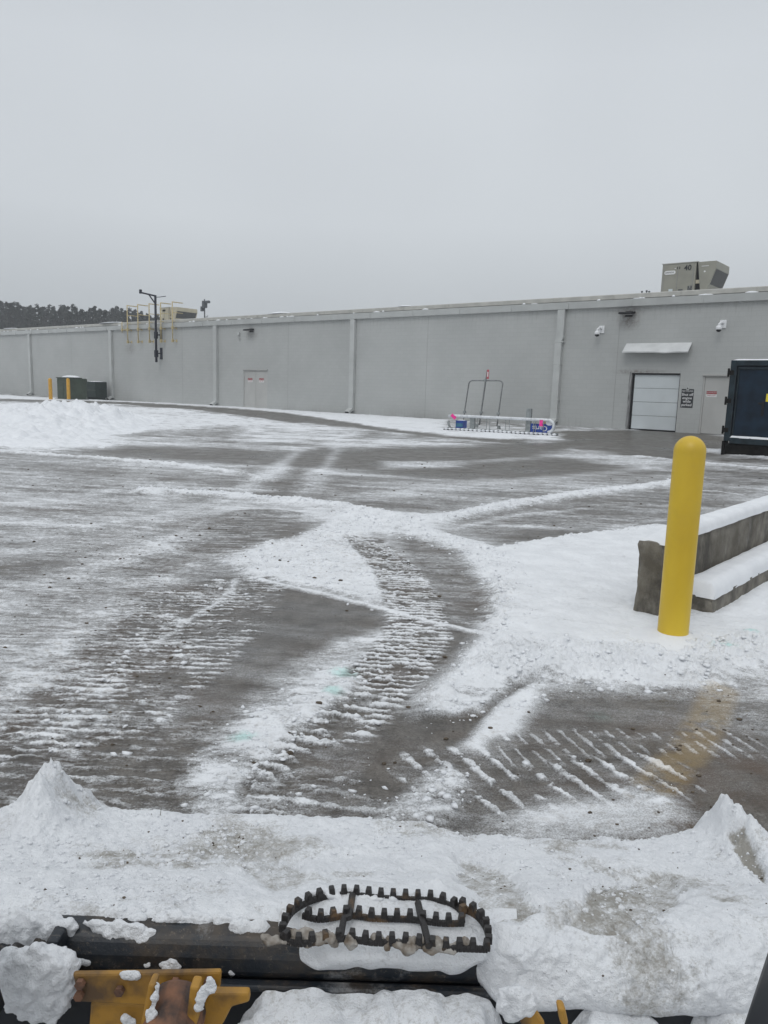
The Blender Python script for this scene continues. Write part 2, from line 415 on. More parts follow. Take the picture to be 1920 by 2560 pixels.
poly([(220, 1128), (330, 1115), (700, 1130), (1000, 1118), (1250, 1112), (1420, 1108), (1570, 1160), (1480, 1200), (1100, 1205), (960, 1185), (700, 1160), (400, 1148)], .05, .9, .95)
poly(Z5((0, 265), (330, 262), (330, 290), (0, 300)), .75, .3, .8)
poly(Z5((800, 210), (1060, 245), (1200, 262), (1180, 300), (950, 280), (700, 240)), .7, .4, .7)
line(Z5((1360, 215), (1659, 250), (1800, 260)), 1.1, .9, 1.0, h=.05, chunk=.4)
line(Z5((1080, 245), (1230, 262), (1659, 300)), .4, .85, .5, h=.04)
poly(Z4((520, 150), (800, 150), (1100, 165), (900, 190), (560, 185)), .35, .5, .6)
poly(Z4((0, 240), (380, 262), (620, 290), (300, 330), (0, 310)), .38, .6, .8)
line([(0, 1130), (231, 1147), (492, 1168), (683, 1205), (800, 1220)], .18, 1, .16, h=.05)
line(Z4((870, 310), (1180, 355), (1400, 382)), .10, .95, .1, .9)
line(Z4((1120, 315), (1659, 330), (1900, 345)), .2, .85, .3, .8)
poly(Z4((620, 330), (860, 320), (840, 360), (640, 352)), .22, .3, .8)
poly(Z4((900, 330), (1300, 370), (1659, 390), (1659, 460), (1400, 450), (1100, 415), (800, 395)), .26, .35, .85)
poly(Z4((0, 335), (200, 350), (600, 390), (500, 420), (100, 390), (0, 380)), .35, .3, .8)
poly(Z4((0, 400), (250, 415), (300, 450), (0, 462)), .82, .3, .8)
poly(Z4((0, 465), (180, 470), (480, 440), (560, 470), (200, 520), (0, 560)), .3, .35, .6)
poly(Z5((0, 370), (300, 345), (800, 350), (1200, 360), (1000, 385), (300, 400), (0, 440)), .55, .6, .6)
poly(Z5((0, 430), (230, 415), (480, 440), (200, 465), (0, 470)), .2, .25, .7)
poly(Z5((220, 520), (600, 460), (900, 410), (1200, 385), (1300, 420), (1330, 540), (900, 570), (560, 620), (330, 560)), .3, .25, .85)
line(Z5((300, 555), (600, 500), (860, 470)), .10, .85, .2, .7); line(Z5((520, 545), (900, 560), (1180, 520)), .14, .75, .2, .6)
poly(Z5((500, 620), (640, 560), (960, 565), (760, 605)), .12, .2, .8)
poly(Z5((1350, 300), (1659, 320), (1800, 330), (1659, 370), (1340, 500)), .3, .4, .8)
line(Z5((1345, 393), (1440, 397), (1540, 412)), .06, .95, .05)
# mid left
poly(D((0, 1000), (300, 1070), (520, 1120), (500, 1200), (470, 1260), (350, 1330), (200, 1330), (0, 1250)), .60, .5, .5, crv=.9)
poly(Z4((1090, 500), (1330, 540), (1330, 600), (1270, 630), (1150, 570), (1030, 530)), .16, .15, .9)
poly(Z4((900, 560), (1060, 520), (1100, 600), (980, 630), (880, 620)), .25, .2, .8)
tread(Z4((1130, 500), (1040, 570), (960, 620)), .9, 8, .11, .15, .6, .7, .006)
poly(Z4((0, 690), (300, 680), (420, 730), (200, 780), (0, 800)), .3, .25, .6)
for pts_, w_, v_, g_ in (
    (D((-60, 1600), (110, 1460), (260, 1350), (420, 1275), (520, 1240)), .5, .12, .45), (D((-80, 1500), (80, 1400), (220, 1310), (380, 1240)), .35, .85, .55),
    (D((-80, 1440), (60, 1350), (200, 1270), (360, 1210), (480, 1190)), .4, .2, .45), (D((-60, 1330), (100, 1270), (260, 1200), (420, 1160)), .4, .85, .55),
    (D((-60, 1240), (120, 1215), (300, 1160), (460, 1120)), .35, .25, .5), (D((-40, 1120), (160, 1130), (330, 1120), (480, 1090)), .4, .8, .5),
    (D((-40, 1185), (140, 1170), (300, 1130)), .25, .3, .5), (D((430, 1090), (520, 1030), (600, 975)), .45, .25, .5), (D((480, 1085), (570, 1025), (640, 975)), .3, .85, .55),
    (D((585, 1080), (640, 1020), (690, 970)), .35, .12, .7), (D((650, 1075), (700, 1010), (740, 960)), .3, .8, .5), (D((60, 1090), (300, 1050), (560, 1060)), .3, .8, .5),
    (D((700, 1085), (900, 1060), (1150, 1040), (1400, 1010)), .5, .75, .5), (D((760, 1040), (1000, 1030), (1300, 1010)), .5, .2, .5), (D((1000, 1000), (1250, 985), (1450, 1000)), .6, .7, .5)):
    line(pts_, w_, v_, w_ * 1.1, g_)
# snow triangle, centre
poly(D((480, 1215), (560, 1175), (640, 1160), (740, 1120), (900, 1110), (960, 1150), (1050, 1180), (1080, 1230), (1010, 1210), (930, 1170), (800, 1150), (790, 1190), (830, 1240), (850, 1290), (840, 1320), (720, 1290), (600, 1262), (520, 1240)), .93, .12, h=.022, rough=.8, chunk=.35)
poly(D((860, 1160), (960, 1165), (1060, 1240), (1090, 1340), (1030, 1345), (960, 1300), (900, 1240)), .24, .12, .9)
poly(D((840, 1135), (950, 1150), (1010, 1195), (900, 1180)), .35, .12, .6)
# windrow 2 and branches
line([(359, 1231), (521, 1237), (608, 1246), (752, 1260), (868, 1272), (960, 1289)], .28, 1, .25, h=.07, chunk=.5)
line([(960, 1289), (1075, 1301), (1307, 1260), (1481, 1231), (1700, 1205)], .30, .97, .35, h=.05, chunk=.3)
line([(870, 1290), (989, 1307), (1134, 1359), (1215, 1382), (1245, 1440)], .34, .98, .3, h=.06, chunk=.6)
# clean plate and tracks
poly([(632, 1450), (960, 1524), (952, 1575), (860, 1600), (723, 1665), (620, 1740), (590, 1800), (500, 1830), (400, 1800), (430, 1666), (560, 1560)], .17, .10)
poly([(1090, 1530), (1246, 1604), (1195, 1661), (1110, 1735), (1020, 1745), (1080, 1640), (1100, 1570)], .13, .05)
poly([(830, 1840), (1110, 1740), (1240, 1750), (1330, 1720), (1150, 1900), (950, 2070), (760, 2060), (790, 1950)], .12, .12)
poly([(1340, 1720), (1600, 1700), (1900, 1720), (2050, 1800), (2050, 2150), (1560, 2060), (1280, 2000), (1130, 2060), (1000, 2060), (1120, 1920), (1280, 1860)], .15, .14)
wt = np.maximum(wt, sst(.1, -.1, d_poly(wx, wy, W2(Z7((180, 300), (340, 280), (380, 330), (250, 350))))) )
wt = np.maximum(wt, sst(.05, -.05, d_poly(wx, wy, W2(Z7((1200, 250), (1320, 245), (1310, 265), (1220, 268))))) )
wt = np.maximum(wt, .8 * sst(.3, -.3, d_poly(wx, wy, W2([(0, 1870), (160, 1810), (130, 1960), (60, 2010), (-100, 2000)]))))
# left slushy tread field
poly(D((0, 1500), (200, 1340), (330, 1290), (560, 1265), (480, 1360), (400, 1450), (380, 1560), (360, 1700), (180, 1740), (-60, 1700)), .34, .25, .9, crv=1.1)
poly([(-200, 1900), (200, 1860), (440, 1840), (560, 1960), (560, 2080), (200, 2060), (-200, 2080)], .17, .2, .9, crv=.8)
tread([(600, 1470), (500, 1590), (330, 1740), (160, 1860), (-100, 2000)], .62, 2, .062, .2, .85, .85, .012, gate=.05, chunk=.3, wob=.5)
tread([(420, 1500), (250, 1640), (60, 1790), (-200, 1960)], .5, 2, .062, .32, .86, .7, .012, gate=.2, chunk=.3, wob=.5)
tread([(330, 1440), (160, 1560), (-60, 1720)], .6, 4, .06, .42, .8, .6, .006, gate=.2, wob=.6)
tread([(560, 1880), (330, 1950), (100, 2020)], .7, 0, .085, .14, .55, .7, .006, gate=-.05, wob=.5)
line(Z6((1010, 85), (985, 140), (930, 195), (840, 260), (760, 315), (690, 355)), .045, .85, .06, .75, h=.006)
poly([(0, 1690), (130, 1600), (240, 1480), (270, 1430), (330, 1440), (270, 1540), (170, 1650), (60, 1760), (-40, 1820)], .74, .16, .75)
poly([(200, 1770), (270, 1720), (310, 1770), (220, 1830)], .6, .12, .6)
# band W5
poly(D((860, 1395), (850, 1420), (770, 1480), (700, 1540), (640, 1600), (570, 1680), (530, 1770), (470, 1770), (420, 1700), (450, 1620), (530, 1540), (640, 1485), (740, 1435)), .84, .10, .95, h=.012, rough=.8, chunk=.5)
poly(D((420, 1640), (520, 1620), (560, 1700), (520, 1760), (440, 1730)), .6, .1, .6, h=.008, rough=1, chunk=1)
tread(D((790, 1170), (860, 1230), (900, 1310), (905, 1370), (860, 1440), (810, 1485), (760, 1530), (720, 1570)), .40, -2, .062, .17, .95, 1, .017, gate=.22, chunk=.25, wob=.16)
tread(D((770, 1510), (700, 1570), (640, 1640), (590, 1710)), .24, -16, .085, .18, .95, .85, .026, gate=.12, chunk=1, duty=.4, wob=.5)
line(D((640, 1560), (690, 1520), (760, 1475)), .12, 1, .15, h=.03, chunk=.6)
line([(625, 1448), (800, 1490), (960, 1524), (1134, 1567), (1250, 1602)], .06, .97, .06, h=.015, chunk=.2)
tread([(880, 1960), (800, 2010), (760, 2060)], .5, -10, .09, .2, .7, .8, .02, chunk=.8)
# right: white field round the bollard
W3 = [(1215, 1400), (1260, 1378), (1400, 1350), (1640, 1318), (1740, 1335), (1960, 1290), (2300, 1200), (2300, 1640), (1920, 1676), (1770, 1702), (1560, 1712), (1453, 1704), (1300, 1715), (1180, 1784), (1121, 1790), (1121, 1741), (1195, 1661), (1246, 1606), (1268, 1560), (1272, 1490), (1240, 1430)]
poly(W3, .99, .07, h=.045, rough=.15)
line(W3[9:] + [W3[0]], .22, 1, .26, h=.055, chunk=.5, rough=1.0)
line([(1230, 1390), (1420, 1350), (1640, 1318)], .16, 1, .2, h=.06, chunk=.3)
poly([(1270, 1610), (1500, 1625), (1920, 1600), (1960, 1660), (1760, 1700), (1450, 1700), (1230, 1720), (1190, 1680)], .97, .1, h=.055, rough=1.1, chunk=.6)
poly([(1121, 1741), (1300, 1715), (1270, 1740), (1160, 1800), (1110, 1800)], .7, .1, .9)
poly([(1300, 1715), (1560, 1712), (1700, 1706), (1690, 1740), (1480, 1730)], .55, .12, .8)
poly(Z7((1400, 160), (1659, 130), (1800, 200), (1659, 370), (1450, 330)), .55, .2, .7)
# W6 sharp band, W7 lump, W8 patch, chevrons
poly([(1345, 1712), (1292, 1718), (1205, 1790), (1060, 1790), (960, 1840), (880, 1990), (1010, 2010), (1115, 1905), (1195, 1830), (1269, 1762)], .10, .045)
poly([(1353, 1708), (1330, 1790), (1295, 1868), (1264, 1912), (1105, 1920), (1140, 1880), (1195, 1830), (1269, 1762)], .94, .05, h=.008, crv=0)
tread([(1110, 1930), (1280, 1970), (1450, 1970), (1600, 1940)], .42, -64, .10, .20, .88, .9, .016, gate=.22, duty=.27, chunk=.3, wob=.05)
tread([(1300, 1880), (1480, 1850), (1650, 1850), (1830, 1860)], .26, -74, .066, .20, .75, .8, .008, gate=.12, duty=.28, chunk=.1, wob=.05)
poly(Z7((60, 745), (200, 620), (270, 560), (350, 500), (420, 560), (430, 650), (340, 750)), .8, .06, .85, h=.02, rough=1, chunk=1)
poly(Z7((560, 760), (650, 700), (800, 655), (1000, 640), (1130, 600), (1250, 640), (1350, 740), (1200, 790), (700, 800)), .9, .09, .92, h=.012)
poly(Z7((1080, 620), (1220, 640), (1260, 690), (1180, 700)), .7, .08, .5, h=.02, rough=1, chunk=.8)
# paint lines
yl = W2([(1800, 1730), (1770, 1800), (1722, 1880), (1640, 1965)])
pt = sst(.115, .05, d_line(x, y, yl))

# turquoise melt salt
for (a, b_, rr) in ((1656, 1622, .07), (1805, 1640, .06), (1880, 1600, .05), (860, 1690, .07), (830, 1740, .05), (600, 1850, .05), (1490, 1790, .05)):
    g = G(a, b_); tl = np.maximum(tl, sst(rr * 1.6, rr * .2, np.hypot(wx - g.x, wy - g.y)))
# bollard snow collar, right shade of dirt
dr = np.clip(dr + .5 * sst(.9, .2, d_line(wx, wy, W2([(300, 1400), (350, 1500), (150, 1800)]))) + .9 * sst(.8, .1, d_line(wx, wy, W2([(1900, 1850), (1900, 2000)]))) + .6 * sst(.6, .1, d_line(wx, wy, W2([(1130, 1480), (1200, 1500)]))), 0, 1.2)
inW3 = sst(.1, -.3, d_poly(x, y, W2(W3))); dr = dr * (1 - .93 * inW3)
dr = dr * (1 - .7 * far)
# crumbly, streaky break-up of the film
nearw = sst(24, 7, y)
mid_ = np.clip(cv * (1.08 - cv) * 4, 0, 1)
cv = cv + mid_ * (.48 * n_cr + .26 * n_cr2) * (.35 + .65 * nearw) * (.25 + .95 * crmap) + mid_ * .5 * fbm(u * 1.3, v * 9, 111, 4, .6) * (1 - nearw * .6)
crumb = sst(.16, .42, n_cr) * np.clip(crmap * 1.5, 0, 1) * np.clip(mid_ * 1.3, 0, 1) * nearw
ht = np.maximum(ht, crumb * .007 * (1 + n_cr2))
cv = np.clip(cv, 0, 1)
thick = cv * (.004 + .010 * far) * (1 + .8 * n_f + .6 * n_ff * (1 - far * .5))
zz = np.maximum(thick, 0) + np.maximum(ht, 0) + .02 * far * np.clip(n_st2, 0, 1) * cv
zz = np.where(np.abs(RR) > .7, 0, zz)
edge = sst(1.0, 2.0, y); zz = zz * edge
ground = grid_mesh('ground', XX, YY, zz, M_ground, dict(cov=cv, crm=crmap, dirt=dr, teal=tl, paint=pt, wet=wt))
tag(ground, 'wet grey pavement under patchy ploughed snow with tyre tracks', kind='structure')

# loose clods of snow along the tracks and windrows
mb_v = []; mb_f = []; base = 0; nrs = np.random.RandomState(5)
iv, if_ = ico(1); if_ = np.array(if_)
wgt = (ck * ((YY > 2.2) & (YY < 14) & (np.abs(RR) < .62)) * np.gradient(YY, axis=0) * np.maximum(YY, 1)).ravel(); wgt = np.clip(wgt, 0, None); wgt /= wgt.sum()
idx = nrs.choice(NR * NC, 6500, p=wgt)
fx, fy, fz = XX.ravel(), YY.ravel(), zz.ravel()
for k in idx:
    s = .003 + .013 * nrs.rand() ** 4; s *= 1 + .05 * fy[k]
    vv = iv * (1 + .75 * (nrs.rand(len(iv), 1) - .5)) * np.array([1.2, .5 + .7 * nrs.rand(), .35 + .3 * nrs.rand()]) * s
    a = nrs.rand() * 6.28; ca, sa = math.cos(a), math.sin(a)
    vv = np.stack([vv[:, 0] * ca - vv[:, 1] * sa, vv[:, 0] * sa + vv[:, 1] * ca, vv[:, 2]], 1) + [fx[k] + nrs.randn() * .01, fy[k] + nrs.randn() * .01, fz[k] + s * .02]
    mb_v.append(vv); mb_f.append(if_ + base); base += len(iv)
def raw_mesh(name, V, F, mats, smooth=False):
    me = bpy.data.meshes.new(name); me.from_pydata(V.tolist(), [], F.tolist()); me.materials.append(mats)
    if smooth: me.polygons.foreach_set('use_smooth', [True] * len(me.polygons))
    o = bpy.data.objects.new(name, me); C.objects.link(o); return o
o = raw_mesh('snow_clods', np.vstack(mb_v), np.vstack(mb_f), M_snow, True)
tag(o, 'loose white snow crumbs scattered along tyre tracks and plough ridges', 'snow clods', kind='stuff')
mb_v = []; mb_f = []; base = 0
sel = (YY > 2.3) & (YY < 16) & (np.abs(RR) < .55)
wgt = (sel * (dr + .15) * (1 - inW3) * (np.gradient(YY, axis=0)) * YY * np.exp(-YY / 6)).ravel(); wgt /= wgt.sum()
for k in nrs.choice(NR * NC, 420, p=wgt):
    s = .004 + .010 * nrs.rand() ** 3; s *= 1 + .06 * fy[k]
    vv = iv * (1 + .5 * (nrs.rand(len(iv), 1) - .5)) * np.array([1, .7, .5]) * s + [fx[k], fy[k], fz[k] + s * .2]
    mb_v.append(vv); mb_f.append(if_ + base); base += len(iv)
o = raw_mesh('dirt_clods', np.vstack(mb_v), np.vstack(mb_f), M_soil)
tag(o, 'small dark dirt clods scattered over the slushy pavement', 'dirt clods', kind='stuff')

# ploughed snow bank, far left
bx = np.linspace(-26, -4, 330); by = np.linspace(13.5, 42, 330)
BX, BY = np.meshgrid(bx, by)
pb = W2([(-700, 1000), (0, 1004), (200, 1012), (330, 1030), (420, 1050), (380, 1075), (300, 1100), (250, 1122), (100, 1127), (0, 1126), (-300, 1110), (-900, 1110)])
wxb = BX + .5 * fbm(BX * .6, BY * .6, 2, 4); wyb = BY + .9 * fbm(BX * .6, BY * .6, 9, 4)
k = sst(1.0, -1.6, d_poly(wxb, wyb, pb))
hb = .05 + .05 * fbm(BX * .35, BY * .35, 4, 3)
for (px, py, rr, hh) in ((115, 1075, 1.7, .42), (240, 1066, 1.6, .40), (20, 1062, 2.4, .33), (330, 1058, 2.0, .16), (60, 1105, 1.4, .15)):
    g = G(px, py); hb = hb + hh * .62 * np.exp(-((BX - g.x) ** 2 + (BY - g.y) ** 2 * .35) / (rr * rr))
lump = np.abs(fbm(BX * 1.6, BY * 1.6, 21, 4, .6)); lump2 = fbm(BX * 5, BY * 4, 25, 4, .6)
zb = k * (hb * (1 + .5 * lump) + .24 * lump + .10 * lump2 + .035 * fbm(BX * 13, BY * 9, 28, 3, .6) + .02) - .05
o = grid_mesh('snow_bank', BX, BY, zb, M_bank)
tag(o, 'broad lumpy bank of ploughed snow in front of the green cabinets', 'snow bank')

# ------------------------------------------------------------------ building
M_wall = bpy.data.materials.new('painted_block_wall'); M_wall.use_nodes = True
m = M_wall; b = m.node_tree.nodes['Principled BSDF']
tcn = nd(m, 'ShaderNodeTexCoord').outputs['Object']
mp = nd(m, 'ShaderNodeMapping'); mp.inputs['Rotation'].default_value = (R(90), 0, 0)
sxyz = nd(m, 'ShaderNodeSeparateXYZ'); lk(m, tcn, sxyz.inputs[0]); cxyz = nd(m, 'ShaderNodeCombineXYZ')
lk(m, sxyz.outputs['X'], cxyz.inputs['X']); lk(m, sxyz.outputs['Z'], cxyz.inputs['Y'])
br = nd(m, 'ShaderNodeTexBrick'); lk(m, cxyz.outputs[0], br.inputs['Vector'])
br.inputs['Scale'].default_value = 1; br.inputs['Brick Width'].default_value = .406; br.inputs['Row Height'].default_value = .203; br.inputs['Mortar Size'].default_value = .007
br.inputs['Mortar Smooth'].default_value = .4
br.inputs['Color1'].default_value = (1, 1, 1, 1); br.inputs['Color2'].default_value = (.965, .965, .965, 1); br.inputs['Mortar'].default_value = (.87, .87, .87, 1)
wcol = mixc(m, rmp(m, noise(m, .35, 5, cxyz.outputs[0]), .3, .7), (.395, .405, .397), (.445, .456, .446))
wcol = mixc(m, 1.0, wcol, br.outputs['Color'], 'MULTIPLY')
# grime running down under the gutter and splash at the foot
st = nd(m, 'ShaderNodeMapping'); st.inputs['Scale'].default_value = (2.6, .25, 1); lk(m, cxyz.outputs[0], st.inputs[0])
gn = rmp(m, noise(m, 3.2, 6, st.outputs[0], .7), .50, .78)
topm = nd(m, 'ShaderNodeMapRange'); lk(m, sxyz.outputs['Z'], topm.inputs['Value']); topm.inputs['From Min'].default_value = 4.5; topm.inputs['From Max'].default_value = 5.6
botm = nd(m, 'ShaderNodeMapRange'); lk(m, sxyz.outputs['Z'], botm.inputs['Value']); botm.inputs['From Min'].default_value = .55; botm.inputs['From Max'].default_value = 0.0
gr = mth(m, 'MULTIPLY', gn, mth(m, 'ADD', mth(m, 'MULTIPLY', topm.outputs[0], .55), mth(m, 'MULTIPLY', botm.outputs[0], .5)), clamp=True)
wcol = mixc(m, gr, wcol, (.20, .19, .17))
def stain(s0, z0, rx, rz, strength):
    global wcol
    dx = mth(m, 'DIVIDE', mth(m, 'SUBTRACT', sxyz.outputs['X'], s0), rx); dz = mth(m, 'DIVIDE', mth(m, 'SUBTRACT', sxyz.outputs['Z'], z0), rz)
    dd = mth(m, 'SQRT', mth(m, 'ADD', mth(m, 'MULTIPLY', dx, dx), mth(m, 'MULTIPLY', dz, dz)))
    fo = mth(m, 'SUBTRACT', 1.15, dd, clamp=True); fo = mth(m, 'MULTIPLY', fo, rmp(m, noise(m, 7, 6, cxyz.outputs[0], .75), .38, .62))
    wcol = mixc(m, mth(m, 'MULTIPLY', fo, strength, clamp=True), wcol, (.15, .12, .105))
s_, z_ = WL(1573, 796); stain(s_, z_ - .1, .55, .45, 1.0); stain(s_, z_ + .35, .9, .3, .7)
s_, z_ = WL(629, 832); stain(s_, z_ - .1, .7, .45, .6)
s_, z_ = WL(326, 872); stain(s_, z_, .75, .45, .5)
s_, z_ = WL(1600, 930); stain(s_, z_, 1.3, .14, .9)
lk(m, wcol, b.inputs['Base Color']); b.inputs['Roughness'].default_value = .75
bp = nd(m, 'ShaderNodeBump'); bp.inputs['Strength'].default_value = .35; bp.inputs['Distance'].default_value = .01
lk(m, mth(m, 'ADD', br.outputs['Color'], mth(m, 'MULTIPLY', noise(m, 60, 4, tcn), .3)), bp.inputs['Height']); lk(m, bp.outputs[0], b.inputs['Normal'])

M_trim = mat('painted_metal_trim', (.455, .468, .458), .5, var=.06, vscale=1.5, bump=.1, bscale=6)
M_coping = mat('roof_edge_metal', (.40, .395, .365), .5, var=.12, vscale=2)
M_roof = mat('roof_membrane', (.55, .55, .53), .8, var=.15, vscale=1)
M_joint = mat('joint_sealant', (.27, .27, .265), .8)
M_door = mat('door_paint', (.425, .425, .41), .5, var=.05, vscale=1.2, bump=.05, bscale=10)
M_dock = mat('dock_door_white', (.56, .60, .615), .45, var=.06, vscale=.8, bump=.1, bscale=5)
M_black = mat('black_metal', (.013, .013, .015), .6, spec=.2)
M_jamb = mat('jamb_grimy', (.22, .22, .22), .6, var=.5, vscale=6, stretch=(4, 4, .5))
M_white = mat('white_plastic', (.75, .76, .77), .4)
M_red = mat('sign_red', (.30, .035, .04), .5)
M_signw = mat('sign_white', (.70, .70, .70), .5)
M_signbk = mat('sign_black', (.02, .022, .025), .4)

bld = empty('store_building', WA, WROT, 'long low grey painted block store building with gutter and downspouts', 'building')
S0 = -60.0; S1 = WL(1920, 1100)[0] + 25; ZT = 5.50
# openings
ds0, _ = WL(*Z3((825, 1075))[0]); ds1, _ = WL(*Z3((1127, 900))[0])
dz1 = WL(*Z3((1000, 743))[0])[1]
fs0, _ = WL(*Z3((1261, 930))[0]); fs1 = fs0 + 1.22; fz1 = WL(*Z3((1300, 757))[0])[1]
dd0, _ = WL(*Z2((21, 700))[0]); dd1, _ = WL(*Z2((162, 700))[0]); ddz = WL(*Z2((90, 582))[0])[1]
ops_ = [(dd0, dd1, ddz), (ds0, ds1, dz1), (fs0, fs1, fz1)]
wmb = MB(); cur = S0; TH = .3
for a, b_, zt in ops_:
    wmb.box(cur, a, 0, TH, -.3, ZT); wmb.box(a, b_, 0, TH, zt, ZT); cur = b_
wmb.box(cur, S1, 0, TH, -.3, ZT)
wmb.box(S0, S0 + .3, TH, 45, -.3, ZT); wmb.box(S1 - .3, S1, TH, 45, -.3, ZT); wmb.box(S0 + .3, S1 - .3, 44.7, 45, -.3, ZT)
wall = wmb.build('wall', M_wall, bld)
jm = MB()
for (a, b_) in (Z2((285, 500))[0], Z2((1108, 500))[0], Z3((757, 760))[0], Z1((425, 520))[0], Z1((1080, 500))[0], Z1((905, 620))[0]):
    if (a, b_) == Z1((905, 620))[0]: continue
    s = WL(a, b_)[0]; jm.box(s - .008, s + .008, -.003, .0, 0, ZT)
jm.each('control_joint', M_joint, bld)
# roof: low slope behind the edge
rb = MB(); rb.add([(S0, .2, 6.0), (S1, .2, 6.0), (S1, 45, 6.45), (S0, 45, 6.45), (S0, .2, 5.7), (S1, .2, 5.7), (S1, 45, 6.1), (S0, 45, 6.1)],
    [(0, 1, 2, 3), (4, 7, 6, 5), (0, 4, 5, 1), (1, 5, 6, 2), (2, 6, 7, 3), (3, 7, 4, 0)])
roof = rb.build('roof', M_roof, bld)
# gutter fascia with seams + coping above it
gz0 = 5.45; gz1 = 5.78
gm = MB(); gm.prism([(-.005, gz0), (-.16, gz0 + .02), (-.20, gz1), (-.005, gz1)], S0, S1, 'x')
s = S0
while s < S1:
    gm.box(s, s + .03, -.207, -.17, gz0 + .02, gz1 + .004); gm.box(s + 1.5, s + 1.52, -.19, -.15, gz0 - .03, gz0 + .03); s += 3.05
gm.build('gutter', M_trim, bld)
cm = MB(); cm.prism([(-.12, gz1 + .03), (-.10, 6.0), (.19, 6.06), (.19, gz1 + .03)], S0, S1, 'x')
s = S0 + 1.1
while s < S1: cm.box(s, s + .05, -.128, -.1, gz1 + .04, 6.0); s += 3.0
cm.build('roof_edge', M_coping, bld, bevel=.01)
# snow bits on the roof edge and gutter: small caps
def cap_piece(mb, s, off, z, ln, wd, th, seed):
    v, f = ico(3); v = v.copy(); n = fbm3(v * 2 + seed, seed % 7)
    v = v * (1 + .25 * n)[:, None] * np.array([ln / 2, wd / 2, th]); v[:, 2] = np.maximum(v[:, 2], 0); v += [s, off, z]
    mb.add(v.tolist(), f)
sn = MB(); r2 = random.Random(3)
for i in range(90):
    s = S0 + 30 + r2.random() * (S1 - S0 - 45)
    cap_piece(sn, s, -.13, gz1 + .002, .12 + .5 * r2.random() ** 3, .12, .03 + .05 * r2.random(), i)
o = sn.build('snow_remnants', M_snow, None, True); o.location = WA; o.rotation_euler = (0, 0, WROT)
tag(o, 'small leftover lumps of snow strewn along the roof gutter edge', 'snow', kind='stuff')
for (pp, ln, th, wd, lab) in ((Z1((660, 305))[0], 3.6, .12, 2.0, 'long flat snow drift on the roof edge left of the yellow brackets'), (Z1((60, 338))[0], 2.6, .1, 1.0, 'thin snow patch on the roof edge at the far left'), (Z2((230, 258))[0], 2.0, .12, .7, 'small snow patch on the roof edge above the double door'), (Z2((980, 222))[0], .9, .07, .4, 'short snow lump on the roof edge above the leaning hoop')):
    s, z = WL(pp[0], pp[1], .2); mbx = MB(); cap_piece(mbx, 0, 0, 0, ln, wd, th, int(s * 7) % 50)
    o = mbx.build('roof_snow', M_snow, None, True); o.location = WA + WD * s + WY * (wd * .3) + Vector((0, 0, 6.035)); o.rotation_euler = (0, 0, WROT); tag(o, lab, 'snow', 'snow patches on the roof edge')
# downspouts
def downspout(s, offset_joint=False):
    mb = MB(); w_, d_ = .34, .20
    if offset_joint:
        mb.box(s - w_ / 2 + .05, s + w_ / 2 + .07, -d_, -.01, 4.15, gz0); mb.prism([(s - w_ / 2, 4.0), (s + w_ / 2, 4.0), (s + w_ / 2 + .07, 4.15), (s - w_ / 2 + .05, 4.15)], -d_, -.01, 'y')
        mb.box(s - w_ / 2 - .01, s + w_ / 2 + .09, -d_ - .01, -.0, 3.93, 4.0); mb.box(s - w_ / 2, s + w_ / 2, -d_, -.01, .32, 3.93)
    else: mb.box(s - w_ / 2, s + w_ / 2, -d_, -.01, .32, gz0)
    for zz_ in (1.2, 2.9): mb.box(s - w_ / 2 - .04, s + w_ / 2 + .04, -d_ - .005, -.004, zz_, zz_ + .035)
    o = mb.build('downspout', M_trim, bld, bevel=.008)
    e = MB(); e.prism([(-.01, .34), (-d_ - .005, .34), (-.52, .14), (-.46, .02), (-.16, .20), (-.01, .20)], s - w_ / 2 - .01, s + w_ / 2 + .01, 'x')
    ob = e.build('outlet_shoe', M_trim, o)
    e2 = MB(); e2.add([(s - .14, -.527, .128), (s + .14, -.527, .128), (s + .14, -.473, .035), (s - .14, -.473, .035)], [(0, 1, 2, 3)])
    e2.build('outlet_mouth', M_black, o)
for px, py, oj in ((76, 910, 0), (278, 908, 0), (539, 910, 0), (881, 908, 0), (1394, 907, 1)):
    downspout(WL(px, py, -.1)[0], oj)
downspout(WL(76, 910)[0] - 14); downspout(WL(76, 910)[0] - 29)

# text
def text(body, size, mt, parent, loc, rot=(R(90), 0, 0), name='lettering', align='CENTER', ext=.001, sx=1.0, bold=0.0):
    cu = bpy.data.curves.new(name, 'FONT'); cu.body = body; cu.size = size; cu.align_x = align; cu.align_y = 'CENTER'; cu.extrude = ext; cu.offset = bold; cu.space_line = .95; cu.resolution_u = 3
    t = bpy.data.objects.new('tmp', cu); C.objects.link(t)
    me = bpy.data.meshes.new_from_object(t.evaluated_get(bpy.context.evaluated_depsgraph_get()))
    bpy.data.objects.remove(t); me.materials.clear(); me.materials.append(mt); me.name = name
    o = bpy.data.objects.new(name, me); C.objects.link(o); o.parent = parent; o.location = loc; o.rotation_euler = rot; o.scale = (sx, 1, 1)
    return o
